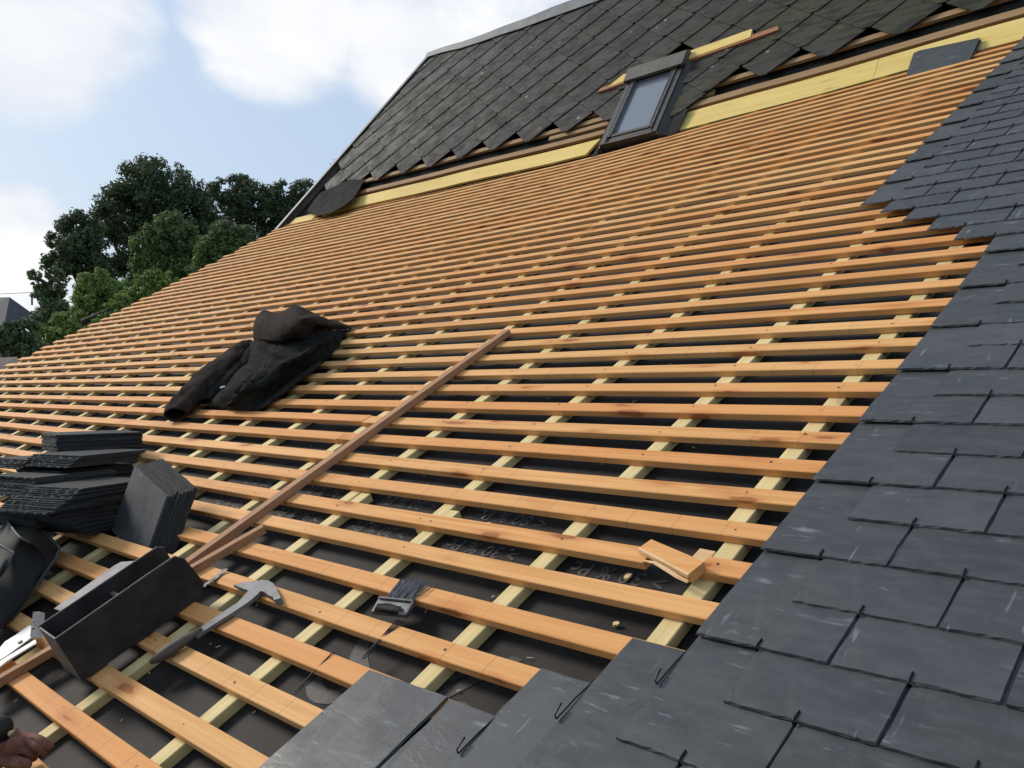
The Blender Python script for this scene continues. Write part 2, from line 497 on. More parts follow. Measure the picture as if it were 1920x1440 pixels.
# ------------------------------------------------------------------ new slates
covering = thing('slate_covering', 'new dark grey slates hooked in courses on the right of the battens', 'slate covering', M1)
SW, SL, ST = .2385, .345, .0046
SMESH = [slate_mesh('slate', SW, SL, ST, 100 + i, M_SLATE) for i in range(9)]
hg = G()
hg.tube([(0, .105, -.004), (0, .0, -.003), (0, -.0035, -.001), (0, -.0042, .003), (0, -.002, .0062), (0, .003, .0067), (0, .019, .0060)], .0017, 6)
HMESH = meshdata('hook', hg.v, hg.f, M_HOOK, True)

def left_limit(j):                           # left edge of the laid slates, in half slates from u = -.85
    t = .697 + GAUGE * j
    return t
U0 = -.85
slots = []
for j in range(-6, 44):
    t = .697 + .1252 * j
    par = j % 2                              # odd courses shifted half a slate
    first = U0 + (.121 if par else 0.0)      # lattice of left edges: first + .242 k
    if j <= -1: lim = U0 - .121 * {-1: 1, -2: 2, -3: 5, -4: 4, -5: 5, -6: 4}[j]
    elif t < 2.80: lim = U0
    elif t < 3.40: lim = U0 - .121 * (1 + int((t - 2.80) / .1252))
    else: lim = U0 - .121 * 5
    lim = max(lim, U0 - .121 * 8)
    k = math.ceil((lim - .03 - first) / .242)
    while True:
        uc = first + .242 * k + .121
        if uc > .9: break
        slots.append((j, t, uc)); k += 1
cand = []
for j, t, uc in slots:
    w = wroof(uc, t)
    vis = any(onscreen(M1, (uc + a, t + b, w), 40) for a in (-.12, 0, .12) for b in (0, .13, .3))
    if not vis: continue
    p = M1 @ Vector((uc, t + .06, w))
    cand.append((p.length if False else (p - Vector((0, 0, CAMZ))).length, j, t, uc))
cand.sort()
rest = G()
for idx, (dist, j, t, uc) in enumerate(cand):
    w = wroof(uc, t) + .0012
    slope = (wroof(uc, t + SL) - wroof(uc, t)) / SL
    lift = .0142 + R.uniform(-.0006, .0014)
    ang = math.atan(slope - lift / SL)
    yaw = R.uniform(-.006, .006) + (.022 if j == -3 and uc < -1.25 else 0)
    m = Matrix.Translation((uc + R.uniform(-.0012, .0012), t + R.uniform(-.0025, .0025), w + lift)) @ Matrix.Rotation(yaw, 4, 'Z') @ Matrix.Rotation(ang, 4, 'X') @ Matrix.Rotation(R.uniform(-.004, .004), 4, 'Y')
    me = R.choice(SMESH)
    if idx < 98:
        o = link(bpy.data.objects.new('slate', me), covering); o.matrix_local = m
        hk = link(bpy.data.objects.new('hook', HMESH), o)
        hk.matrix_local = Matrix.Rotation(R.uniform(-.06, .06), 4, 'Z')
    else:
        rest.add([m @ v.co for v in me.vertices], [tuple(p.vertices) for p in me.polygons], 0)
        rest.add([m @ v.co for v in HMESH.vertices], [tuple(p.vertices) for p in HMESH.polygons], 1)
ro = rest.obj('slate', [M_SLATE, M_HOOK], covering); ro['kind'] = 'stuff'
# hooks waiting for their slate, driven behind a batten
for u, v in ((-.847, .923), (-.968, .797), (-1.086, .672)):
    gg = G(); lv = .0075
    gg.tube([(u, v + .002, .002 - .004), (u, v + .001, .008), (u - .001, v - .05, .0150), (u - .001, v - .097, .0175), (u, v - .104, .0185), (u + .001, v - .106, .021), (u - .003, v - .103, .0245), (u - .006, v - .085, .0255), (u - .0065, v - .078, .026)], .0016, 6)
    gg.obj('waiting_hook', M_HOOK, covering, True)

# ------------------------------------------------------------------ steep old roof
old = thing('old_roof', 'steep old roof of weathered diamond slates with zinc ridge above the new battens', 'old roof', M2)
RIDGE = [(1.20, 2.36), (2.32, 2.20), (3.25, 2.12), (4.12, 2.07), (6.0, 2.0), (9.5, 1.95)]
def sridge(u): return interp(u, RIDGE)
def rake_u(s): return .02 + 1.25 * s / 2.38
def clip_poly(poly, f):                      # keep f(p) >= 0
    out = []
    for i, p in enumerate(poly):
        q = poly[(i + 1) % len(poly)]
        a, b = f(p), f(q)
        if a >= 0: out.append(p)
        if (a >= 0) != (b >= 0):
            t = a / (a - b); out.append((p[0] + (q[0] - p[0]) * t, p[1] + (q[1] - p[1]) * t))
    return out
vs = []
nu, nv = 40, 18
for j in range(nv):
    for i in range(nu):
        s = -.16 + 2.6 * j / (nv - 1)
        lo = max(-.08, rake_u(s)); u = lo + (9.6 - lo) * i / (nu - 1)
        s2 = min(s + sbase(u), sridge(u))
        vs.append((u, s2, -.03))
gg = G(); gg.add(vs, grid_faces(nu, nv)); gg.obj('old_underlay', M_OLDFELT, old)
HU, HS = .236, .182
def diamond():
    cl = .040
    return [(-cl, .012), (-cl + .012, .0), (cl - .012, 0), (cl, .012), (HU - .008, HS - .012), (HU - .008, HS + .012), (.05, HS * 2 + .06), (-.05, HS * 2 + .06), (-HU + .008, HS + .012), (-HU + .008, HS - .012)]
olds = []
for r in range(-1, 13):
    for i in range(-2, 20):
        uc = 1.69 + 2 * HU * i + (HU if r % 2 else 0)
        s0 = .285 + HS * r
        s0 += sbase(uc)
        if r < 0 and not 5.6 < uc < 5.8: continue
        if 5.2 < uc < 5.56 and s0 < .62: continue
        if s0 > sridge(uc) + .02: continue
        jx, js, jr = R.uniform(-.006, .006), R.uniform(-.008, .008), R.uniform(-.025, .025)
        poly = [(uc + jx + x * math.cos(jr) - y * math.sin(jr) + R.uniform(-.003, .003), s0 + js + y * math.cos(jr) + x * math.sin(jr) + R.uniform(-.003, .003)) for x, y in diamond()]
        poly = clip_poly(poly, lambda p: p[0] - rake_u(p[1]) - .01)
        if len(poly) > 2: poly = clip_poly(poly, lambda p: sridge(p[0]) + .01 - p[1])
        if len(poly) < 3: continue
        c = (sum(p[0] for p in poly) / len(poly), sum(p[1] for p in poly) / len(poly))
        if not onscreen(M2, (c[0], c[1], .05), 60): continue
        hw = lambda s: .030 + .017 * max(0.0, 1 - (s - s0) / (HS * 2.3)) 
        sk = R.uniform(-.006, .006)
        bot = [(p[0], p[1], hw(p[1]) + sk * (p[0] - uc)) for p in poly]
        cx, cy = c
        top = [(cx + (p[0] - cx) * .985, cy + (p[1] - cy) * .985, hw(p[1]) + sk * (p[0] - uc) + .0065) for p in poly]
        n = len(poly)
        faces = [tuple(range(n)), tuple(range(n, 2 * n))] + [(a, (a + 1) % n, n + (a + 1) % n, n + a) for a in range(n)]
        d = ((M2 @ Vector((c[0], c[1], 0))) - Vector((0, 0, CAMZ))).length
        olds.append((d, bot + top, faces))
olds.sort(key=lambda a: a[0])
rest = G()
for idx, (d, vv, ff) in enumerate(olds):
    if idx < 98: mo('old_slate', vv, ff, M_OLDSLATE, old)
    else: rest.add(vv, ff)
ro = rest.obj('old_slate', M_OLDSLATE, old); ro['kind'] = 'stuff'
# zinc ridge: face, rounded top and back
gg = G(); vs = []; n = 24
for i in range(n):
    u = 1.22 + 8.2 * i / (n - 1)
    s = sridge(u); hgt = .055 + min(.11, .05 * (u - 1.2))
    for ds, h in ((-.03, .055), (-.03, .066), (hgt * .8, .075), (hgt, .06), (hgt + .02, .02), (hgt - .02, -.14)):
        vs.append((u, s + ds, h))
gg.add(vs, [(i * 6 + j, i * 6 + j + 1, (i + 1) * 6 + j + 1, (i + 1) * 6 + j) for i in range(n - 1) for j in range(5)])
gg.obj('ridge_capping', M_ZINC, old, smooth=False)
# zinc verge strip down the rake
gg = G(); vs = []; n = 10
for i in range(n):
    s = -.16 + 2.56 * i / (n - 1); u = rake_u(s)
    for a, h in ((.045, .058), (.04, .066), (-.012, .068), (-.02, .062), (-.02, -.07), (.01, -.07)):
        vs.append((u + a, s, h))
gg.add(vs, [(i * 6 + j, i * 6 + j + 1, (i + 1) * 6 + j + 1, (i + 1) * 6 + j) for i in range(n - 1) for j in range(5)])
gg.obj('verge_strip', M_ZINC, old)
fb = lambda u, s: 0
def ustrip(name, u0, u1, s_mid, width, thick, h, m, taper=0.0, taper2=None):
    n = max(2, int((u1 - u0) / .3) + 1); vs = []
    for i in range(n):
        u = u0 + (u1 - u0) * i / (n - 1); b = sbase(u); k = noise.noise((u * 1.3, s_mid * 9, 4)) * .003
        for a, z in ((-width / 2, h - thick), (width / 2, h - thick), (width / 2, h), (-width / 2, h)):
            vs.append((u + ((taper if i == 0 else ((taper if taper2 is None else taper2) if i == n - 1 else 0)) if a > 0 else 0), b + s_mid + a + k, z))
    fs = [(i * 4 + j, i * 4 + (j + 1) % 4, (i + 1) * 4 + (j + 1) % 4, (i + 1) * 4 + j) for i in range(n - 1) for j in range(4)] + [(0, 1, 2, 3), tuple(range(4 * n - 4, 4 * n))]
    return mo(name, vs, fs, m, old)
ustrip('yellow_board', .80, 4.86, .045, .155, .022, .012, M_YELLOW, .16, .10)
ustrip('yellow_board', 5.74, 7.25, .058, .185, .022, .012, M_YELLOW, .06, 0)
ustrip('yellow_board', 7.253, 9.5, .058, .185, .022, .012, M_YELLOW)
ustrip('yellow_board', .06, .60, -.03, .10, .022, .012, M_YELLOW, .12)
ustrip('old_batten', .9, 4.98, .185, .055, .03, .022, M_OLDWOOD)
ustrip('old_batten', 5.72, 9.5, .205, .06, .03, .022, M_OLDWOOD)
ustrip('old_batten', 1.1, 4.98, .365, .05, .025, .022, M_OLDWOOD)
ustrip('old_batten', 5.70, 9.5, .385, .05, .025, .022, M_OLDWOOD)
ustrip('old_batten', 4.3, 4.99, .285, .045, .025, .022, M_OLDWOOD)
ustrip('old_batten', 4.5, 4.99, .455, .04, .025, .022, M_OLDWOOD)
ustrip('old_batten', 5.68, 5.98, .295, .05, .025, .022, M_OLDWOOD)
# bent-back felt at the left foot
def cr(p0, p1, p2, p3, t):
    return p1 * 1.0 + (p2 - p0) * (.5 * t) + (p0 * 2 - p1 * 5 + p2 * 4 - p3) * (.5 * t * t) + (p1 * 3 - p0 - p2 * 3 + p3) * (.5 * t ** 3)
def patch(ctrl, nu, nv):                     # Catmull-Rom patch through a grid of control points
    rows = []
    for row in ctrl:
        P = [row[0]] + list(row) + [row[-1]]; out = []
        for i in range(nu):
            x = i / (nu - 1) * (len(row) - 1); k = min(int(x), len(row) - 2)
            out.append(cr(P[k], P[k + 1], P[k + 2], P[k + 3], x - k))
        rows.append(out)
    Q = [rows[0]] + rows + [rows[-1]]; res = []
    for j in range(nv):
        y = j / (nv - 1) * (len(rows) - 1); k = min(int(y), len(rows) - 2)
        res.append([cr(Q[k][i], Q[k + 1][i], Q[k + 2][i], Q[k + 3][i], y - k) for i in range(nu)])
    return res
def cloth(name, ctrl, nu, nv, m, parent, disp=None, thick=.006):
    pts = patch(ctrl, nu, nv); vs = []
    for j, row in enumerate(pts):
        for i, p in enumerate(row):
            q = p.copy()
            if disp: q.z += disp(i / (nu - 1), j / (nv - 1), q)
            vs.append(q)
    o = mo(name, vs, grid_faces(nu, nv), m, parent, True)
    md = o.modifiers.new('thickness', 'SOLIDIFY'); md.thickness = thick; md.offset = -1
    return o
FP = [(575, 396, .055), (590, 374, .055), (600, 362, .06), (598, 404, .11), (628, 349, .055), (655, 337, .05), (684, 337, .05), (664, 371, .10), (641, 389, .13), (622, 399, .14), (615, 376, .07), (640, 360, .075)]
FV = [at2(*p) for p in FP]
FF = [(0, 1, 3), (1, 2, 3), (2, 4, 10), (2, 10, 3), (4, 11, 10), (4, 5, 11), (5, 6, 7), (5, 7, 11), (11, 7, 8), (11, 8, 10), (10, 8, 9), (10, 9, 3)]
o = mo('felt_flap', FV, FF, M_OLDFELT, old)
md = o.modifiers.new('thickness', 'SOLIDIFY'); md.thickness = .005; md.offset = -1

# ------------------------------------------------------------------ skylight
sky_l = thing('skylight', 'small black framed roof window with grey hood set in the old slates', 'skylight', M2, (5.06, -.15, 0))
SKX, SKS = .56, .84
gg = G()
def bar(g_, x0, y0, x1, y1, z0, z1, mi=0): g_.box((x0, y0, z0), (x1, y1, z1), mi)
bar(gg, 0, 0, .055, SKS, -.03, .085); bar(gg, SKX - .055, 0, SKX, SKS, -.03, .085)
bar(gg, .0552, 0, SKX - .0552, .055, -.03, .080); bar(gg, .0552, SKS - .09, SKX - .0552, SKS, -.03, .084)
gg.obj('frame', M_FRAME, sky_l)
gg = G()
bar(gg, .060, .060, .085, SKS - .10, .02, .094); bar(gg, SKX - .085, .060, SKX - .060, SKS - .10, .02, .094)
bar(gg, .0855, .060, SKX - .0855, .085, .02, .088); bar(gg, .0855, SKS - .125, SKX - .0855, SKS - .10, .02, .094)
gg.obj('sash', M_FRAME, sky_l)
gg = G(); gg.box((.086, .086, .062), (SKX - .086, SKS - .126, .068)); gg.obj('pane', M_GLASS, sky_l)
gg = G()
for x in (.0565, SKX - .0595): gg.box((x, .02, .086), (x + .003, SKS - .1, .097))
for x in (.0868, SKX - .0898): gg.box((x, .09, .07), (x + .003, SKS - .13, .098))
gg.obj('glazing_bead', M_STEEL, sky_l)
gg = G()
gg.prism([(-.012, SKS - .155, .099), (-.012, SKS + .02, .030), (-.012, SKS + .02, .105), (-.012, SKS - .01, .128), (-.012, SKS - .155, .122)], (SKX + .024, 0, 0))
gg.obj('hood', M_HOOD_COVER, sky_l)
gg = G()
gg.prism([(SKX + .001, -.02, -.02), (SKX + .085, -.02, -.02), (SKX + .085, -.02, .03), (SKX + .014, -.02, .075), (SKX + .001, -.02, .075)], (0, SKS + .04, 0))
gg.prism([(-.05, -.02, -.02), (-.001, -.02, -.02), (-.001, -.02, .070), (-.014, -.02, .065), (-.05, -.02, .03)], (0, SKS - .05, 0))
gg.obj('side_flashing', M_FRAME, sky_l)
gg = G()
gg.prism([(SKX + .086, -.08, .034), (SKX + .16, -.09, .026), (SKX + .185, .06, .042), (SKX + .20, .20, .050), (SKX + .086, .22, .052)], (0, 0, .004))
gg.obj('apron', M_APRON, sky_l)
gg = G(); gg.prism([(-.11, -.10, .020), (-.051, -.10, .024), (-.051, .30, .046), (-.07, .1, .03)], (0, 0, .004)); gg.obj('apron', M_APRON, sky_l)

# loose wood above the skylight
t_ = thing('plank', 'yellow plank wedged across the old slates behind the skylight hood', 'plank', M2, (4.70, .70, 0))
gg = G(); a = Vector((4.70, .70, 0))
L0, L1 = at2(1138, 166, .075) - a, at2(1405, 74, .075) - a
T0, T1 = at2(1166, 143, .075) - a, at2(1408, 58, .075) - a
gg.prism([L0, L1, T1, T0], (0, 0, -.022)); gg.obj('board', M_YELLOW, t_)
t_ = thing('loose_lath', 'thin reddish lath lying under the yellow plank across the old slates', 'lath', M2, (4.6, .6, 0))
a = Vector((4.6, .6, 0)); gg = G()
gg.prism([at2(1118, 176, .07) - a, at2(1458, 60, .07) - a, at2(1456, 53, .07) - a, at2(1125, 168, .07) - a], (0, 0, -.022)); gg.obj('bar', M_REDLATH, t_)

# ------------------------------------------------------------------ loose pieces on the battens
def lath(label, a, b, width, thick, m, w=.0):
    a = Vector(a); b = Vector(b)
    t = thing('loose_lath', label, 'lath', M1, a)
    dirv = (b - a).normalized(); side = dirv.cross(Vector((0, 0, 1))).normalized() * width / 2
    gg = G(); up = Vector((0, 0, thick))
    n = 9; vs = []
    for i in range(n):
        p = (b - a) * i / (n - 1) + side * .12 * noise.noise((i * .7, 3, 1))
        for q in (-side, side, side + up, -side + up): vs.append(p + q)
    fs = [(i * 4 + j, i * 4 + (j + 1) % 4, (i + 1) * 4 + (j + 1) % 4, (i + 1) * 4 + j) for i in range(n - 1) for j in range(4)] + [(0, 1, 2, 3), tuple(range(4 * n - 4, 4 * n))]
    gg.add(vs, fs); gg.obj('bar', m, t)
    return t
lath('long straight brown lath lying up the slope across the battens', (-2.475, .70, .002), (-2.572, 2.36, .002), .034, .024, M_LATH)
lath('short reddish lath lying beside the dark trough and white cutter', (-2.60, .10, .002), (-2.370, .975, .002), .026, .022, M_LATH)

t_ = thing('timber_offcut', 'short split batten offcut with pale broken edge lying in the batten gap', 'offcut', M1, (-1.02, 1.13, 0))
a = Vector((-1.02, 1.13, 0)); gg = G()
P = [at1(1198, 1027, .012), at1(1221, 1011, .022), at1(1320, 1053, .022), at1(1292, 1076, .012)]
P = [p - a for p in P]
gg.prism([p + Vector((0, 0, 0)) for p in P], (0, 0, -.022), 0)
e0, e1 = P[0], P[3]
gg.prism([e0 + Vector((-.002, -.003, -.001)), e1 + Vector((-.002, -.003, -.001)), e1 + Vector((-.003, -.004, -.009)), e0 + Vector((-.003, -.004, -.009))], (.003, .004, .002), 1)
gg.obj('block', [M_BATTEN, M_FRESH], t_)
t_ = thing('wood_splinter', 'long pale curved splinter lying under the split offcut', 'splinter', M1, (-1.0, 1.09, 0)); a = Vector((-1.0, 1.09, 0))
gg = G(); gg.tube([at1(1206, 1051, .010) - a, at1(1228, 1055, .013) - a, at1(1250, 1068, .013) - a, at1(1272, 1082, .011) - a, at1(1290, 1091, .008) - a], [.002, .0042, .005, .005, .004], 6, flat=.6)
gg.obj('strip', M_FRESH, t_)
t_ = thing('wood_block', 'small rough sawn block tucked between batten and counter batten', 'offcut', M1, (-.985, 1.20, -.046)); gg = G()
gg.prism([(-.026, -.012, 0), (-.010, -.02, .002), (.012, -.016, 0), (.014, .022, 0), (-.024, .024, 0)], (0, 0, .022)); gg.obj('block', M_FRESH, t_)
for (px, py, s, lab) in ((1177, 1083, .010, 'larger wood chip lying on the membrane below the split offcut'), (1155, 1172, .008, 'smaller pale wood chip on the membrane above the slate edge')):
    p = at1(px, py, -.042); t_ = thing('wood_chip', lab, 'wood chip', M1, p, 'wood chips on the membrane'); gg = G()
    pl = [(math.cos(a_) * s * R.uniform(.6, 1.2), math.sin(a_) * s * R.uniform(.6, 1.2), 0) for a_ in (0, 1, 2.1, 3.0, 4.2, 5.3)]
    gg.prism(pl, (.002, .001, s * .6)); gg.obj('chip', M_FRESH, t_)
gg = G()
for i in range(150):
    u, v = R.uniform(-3.2, -.9), R.uniform(.1, 2.4)
    c = Vector((u, v, W_UNDER + .0045)); a_ = R.uniform(0, 3.14); l = R.uniform(.002, .007); ww = R.uniform(.0006, .0014)
    d = Vector((math.cos(a_), math.sin(a_), 0)) * l; e = Vector((-math.sin(a_), math.cos(a_), 0)) * ww
    gg.prism([c - d - e, c + d - e, c + d + e, c - d + e], (0, 0, .0012))
o = gg.obj('wood_shavings', M_FRESH); o.matrix_world = M1; tag(o, 'tiny pale wood shavings scattered over the black membrane', 'shavings', kind='stuff')

# ------------------------------------------------------------------ dark trough, white cutter, strap, steel blade
t_ = thing('slate_trough', 'long dark open trough of two boards standing on the battens', 'trough', M1, (-2.32, .52, 0)); a = Vector((-2.32, .52, 0))
def plate(name, u, prof, th):
    gg = G(); gg.prism([Vector((u, v, w)) - a for v, w in prof], (th, 0, 0)); o = gg.obj(name, M_TROUGH, t_)
    gg = G()
    top = [p for p in prof if p[1] > .08]
    gg.tube([Vector((u + th / 2, v, w + .0005)) - a for v, w in top], .0026, 6); gg.obj('worn_edge', M_EDGE, o)
    return o
plate('front_board', -2.264, [(.348, .006), (.349, .137), (.60, .1405), (.680, .140), (.700, .118), (.713, .03), (.690, .003)], .005)
plate('rear_board', -2.392, [(.351, .010), (.351, .141), (.60, .143), (.690, .143), (.706, .130), (.706, .02), (.690, .005)], .005)
gg = G(); gg.prism([Vector((-2.3865, .349, .012)) - a, Vector((-2.2645, .349, .004)) - a, Vector((-2.2645, .347, .1375)) - a, Vector((-2.3865, .350, .1405)) - a], (0, .004, 0)); gg.obj('end_board', M_EDGE, t_)
gg = G(); gg.box(Vector((-2.3865, .3535, .004)) - a, Vector((-2.2645, .690, .008)) - a); gg.obj('bottom_board', M_TROUGH, t_)
gg = G(); gg.tube([Vector((-2.3868, .535, .105)) - a, Vector((-2.2648, .535, .105)) - a], .006, 10); gg.obj('cross_pin', M_STEEL, t_)

t_ = thing('flat_steel_tool', 'flat grey tapered steel blade lying behind the dark trough', 'blade', M1, (-2.80, .60, 0)); a = Vector((-2.80, .60, 0)); gg = G()
gg.prism([at1(101, 1141, .012) - a, at1(116, 1146, .012) - a, at1(260, 1062, .012) - a, at1(262, 1051, .012) - a, at1(227, 1053.5, .012) - a, at1(213, 1061, .012) - a], (0, 0, -.004)); gg.obj('plate', M_STEEL, t_)

t_ = thing('slate_cutter', 'white metal slate cutter with slotted jaws and dark clamp block', 'slate cutter', M1, (-2.68, .33, 0)); a = Vector((-2.68, .33, 0))
gg = G(); Wp = .034
q = lambda x, y, w=Wp: at1(x, y, w) - a
gg.prism([q(-40, 1236), q(0, 1214), q(9, 1203), q(30, 1190), q(55, 1172), q(66, 1176), q(66, 1189), q(12, 1229), q(-40, 1262)], (0, 0, -.004))
gg.prism([q(12, 1232), q(66, 1199), q(68, 1205), q(14, 1238), q(0, 1249), q(-40, 1276), q(-40, 1266)], (0, 0, -.004))
gg.obj('jaw_plate', M_WHITE, t_)
gg = G(); c = q(38, 1204, Wp + .001); gg.tube([c, c + Vector((0, 0, .004))], .0065, 12); gg.obj('pivot_bolt', M_STEEL_DK, t_)
gg = G(); gg.prism([q(56, 1194, .036), q(69, 1196, .036), q(74, 1150, .07), q(62, 1147, .07)], (.012, .010, -.004)); 
gg.obj('clamp_block', M_STEEL_DK, t_)
gg = G(); c = q(64, 1166, .068); gg.tube([c, c + Vector((0, 0, .004))], .0025, 8); c = q(63, 1180, .056); gg.tube([c, c + Vector((0, 0, .006))], .003, 8); gg.obj('screw', M_STEEL, t_)

t_ = thing('metal_strap', 'short twisted piece of punched metal strap on the batten', 'metal strap', M1, (-2.31, .76, 0)); a = Vector((-2.31, .76, 0)); gg = G()
pl = [(380, 1101), (392, 1093), (404, 1084), (414, 1076), (424, 1067)]; vs = []
for i, (x, y) in enumerate(pl):
    w = .006 + .004 * math.sin(i * 1.8)
    p = at1(x, y, w) - a; vs += [p + Vector((-.010, -.002, 0)), p + Vector((.010, .002, .002 * (i % 2)))]
gg.add(vs + [v + Vector((0, 0, .0014)) for v in vs], grid_faces(2, 5) + grid_faces(2, 5, 10) + [(0, 1, 11, 10), (8, 9, 19, 18)] + [(2 * i, 2 * i + 2, 12 + 2 * i, 10 + 2 * i) for i in range(4)] + [(2 * i + 1, 2 * i + 3, 13 + 2 * i, 11 + 2 * i) for i in range(4)])
gg.obj('strip', M_STEEL, t_)
gg = G()
for x, y in ((388, 1096), (400, 1087), (412, 1078)):
    c = at1(x, y, .0125) - a; gg.tube([c, c + Vector((0, 0, .0012))], .0028, 8)
gg.obj('punched_hole', M_GRIP, t_)

# slater's hammer
t_ = thing('slate_hammer', 'steel slate hammer with flat pick head and worn leather grip', 'hammer', M1, (-2.06, .68, 0)); a = Vector((-2.06, .68, 0)); gg = G()
q = lambda x, y, w=.016: at1(x, y, w) - a
gg.prism([q(437, 1096), q(458, 1091), q(481, 1089.5), q(492, 1087), q(503, 1088), q(513, 1094), q(519, 1105), q(525, 1117), q(512, 1120), q(502, 1115), q(494, 1109), q(488, 1108), q(484, 1113), q(474, 1122), q(462, 1131), q(446, 1129 - 0), q(455, 1119), q(466, 1107), q(460, 1105), q(449, 1101)], (0, 0, -.010))
gg.prism([q(512, 1120, .019), q(525, 1117, .019), q(526.5, 1121, .019), q(513, 1125, .019)], (0, 0, -.016))
gg.obj('head', M_STEEL, t_)
gg = G(); gg.prism([q(446, 1129), q(462, 1131), q(430, 1152), q(400, 1171), q(368, 1192), q(362, 1186), q(392, 1164), q(420, 1146)], (0, 0, -.009)); gg.obj('shank', M_STEEL, t_)
gg = G(); gg.tube([q(378, 1180, .016), q(362, 1190, .018), q(346, 1200, .018), q(322, 1216, .018), q(300, 1231, .017), q(282, 1242, .014)], [.008, .011, .0155, .0185, .0165, .006], 14, flat=.85)
o = gg.obj('grip', M_HANDLE, t_, True)

# pack of slate hooks and the single hooks
t_ = thing('hook_bundle', 'bundle of black slate hooks with curled ends gathered over a batten', 'hook bundle', M1, (-1.59, .87, 0)); a = Vector((-1.59, .87, 0)); gg = G()
q = lambda x, y, w=.005: at1(x, y, w) - a
for i in range(26):
    f = i / 25
    x0, y0 = 752 + 46 * f, 1086 + 5 * f; x1, y1 = 722 + 44 * f, 1124 + 5 * f
    gg.tube([q(x0 + R.uniform(-1, 1), y0 + R.uniform(-2, 1), .0045 + R.uniform(0, .004)), q((x0 + x1) / 2, (y0 + y1) / 2, .006 + R.uniform(0, .004)), q(x1, y1, .004 + R.uniform(-.003, .003))], .0017, 5)
for x0, y0, x1, y1 in ((803, 1093, 764, 1124), (807, 1096, 768, 1125), (813, 1098, 772, 1127)):
    gg.tube([q(x0, y0, .005), q((x0 + x1) / 2, (y0 + y1) / 2, .007), q(x1, y1, .003)], .0013, 5)
gg.obj('hook_shanks', M_STEEL_DK, t_)
gg = G()
gg.prism([q(711, 1120, .006), q(776, 1127, .006), q(762, 1153, .004), q(696, 1146, .004)], (0, 0, -.009)); gg.obj('hook_holder', M_STEEL_DK, t_)
gg = G()
for i in range(17):
    f = i / 16
    x, y = 702 + 42 * f, 1142 + 6 * f
    gg.tube([q(x, y + 4, .004), q(x + 2, y - 2, .013), q(x + 6, y - 8 - 5 * math.sin(f * 3.14), .014), q(x + 8, y - 10, .008)], .0016, 5)
gg.obj('curled_ends', M_HOOK, t_, True)
gg = G(); gg.prism([q(711, 1120, .0075), q(776, 1127, .0075), q(774, 1130, .0075), q(710, 1123, .0075)], (0, 0, .004)); gg.prism([q(773, 1131, .0075), q(776, 1131, .0075), q(763, 1153, .0055), q(760, 1153, .0055)], (0, 0, .004)); gg.obj('holder_rim', M_EDGE, t_)
def hookpath(x0, y0, x1, y1, lift=.004):
    A, B = at1(x0, y0, lift), at1(x1, y1, -.008)
    d = (B - A).normalized(); s = d.cross(Vector((0, 0, 1))).normalized()
    return [A + Vector((0, 0, -.006)) - d * .003, A, A + (B - A) * .4, B, B + d * .004 - s * .002, B + d * .004 - s * .007, B - s * .009 - d * .004, B - s * .008 - d * .022]
t_ = thing('slate_hooks', 'three loose black slate hooks lying together over a batten', 'slate hooks', M1, (-1.52, .75, 0)); a = Vector((-1.52, .75, 0))
for dx in (0, 5, 10):
    gg = G(); gg.tube([p - a for p in hookpath(744 + dx, 1163 + dx * .25, 681 + dx * .5, 1231 - dx * .6)], .0015, 6); gg.obj('hook', M_HOOK, t_, True)
t_ = thing('slate_hook', 'single black slate hook hanging over the batten left of the loose slates', 'slate hook', M1, (-1.59, .62, 0)); a = Vector((-1.59, .62, 0))
gg = G(); gg.tube([p - a for p in hookpath(624, 1223, 553, 1296)], .0015, 6); gg.obj('hook_wire', M_HOOK, t_, True)

# ------------------------------------------------------------------ stacked slates
def place_slate(m, label, group, me):
    o = bpy.data.objects.new('loose_slate', me); COL.objects.link(o); o.matrix_world = m
    return tag(o, label, 'slate', group)
STK = [slate_mesh('loose_slate', .242, .345, .0056, 300 + i, M_SLATE_SHADED, rough=1.4) for i in range(6)]
# level piles: long side towards the eye.  each pile: front-left top corner, front-right top corner (camera axes), count
def pile(fl, ang, n, label, group, tilt=(0, 0), fan=(0, 0), jitter=.004, th=.0058, back=1):
    """fl: camera-axes corner on top; ang: yaw of the long side; slates go down from it."""
    base = cw(Vector(fl))
    ey = Vector((math.cos(ang), -math.sin(ang), 0))        # long side, to the right
    ex = Vector((math.sin(ang), math.cos(ang), 0))         # away from the eye
    rot = Matrix((-ex, ey, Vector((0, 0, 1)))).transposed().to_4x4()   # slate x <- -ex, slate y <- ey
    tl = Matrix.Rotation(tilt[0], 4, ey) @ Matrix.Rotation(tilt[1], 4, ex)
    up = (tl @ Vector((0, 0, 1, 0))).to_3d() if False else (tl.to_3x3() @ Vector((0, 0, 1)))
    for i in range(n):
        off = ex * (fan[0] * i + R.uniform(-jitter, jitter)) + ey * (fan[1] * i + R.uniform(-jitter, jitter))
        pos = base + tl.to_3x3() @ (ex * .121) + off - up * (th * (i + 1))
        m = Matrix.Translation(pos) @ tl @ Matrix.Rotation(R.uniform(-.028, .028), 4, 'Z') @ rot
        place_slate(m, label, group, R.choice(STK))
def fl(px, py, d):
    return tuple(ray(px, py) / FPX * d)
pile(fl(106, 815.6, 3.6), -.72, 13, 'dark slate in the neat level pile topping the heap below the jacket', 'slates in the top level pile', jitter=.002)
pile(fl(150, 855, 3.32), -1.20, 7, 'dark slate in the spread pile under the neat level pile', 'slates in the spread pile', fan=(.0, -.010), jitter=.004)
pile(fl(118, 884, 3.30), -1.20, 10, 'dark slate in the spread pile under the neat level pile', 'slates in the spread pile', fan=(.0, .004), jitter=.004)
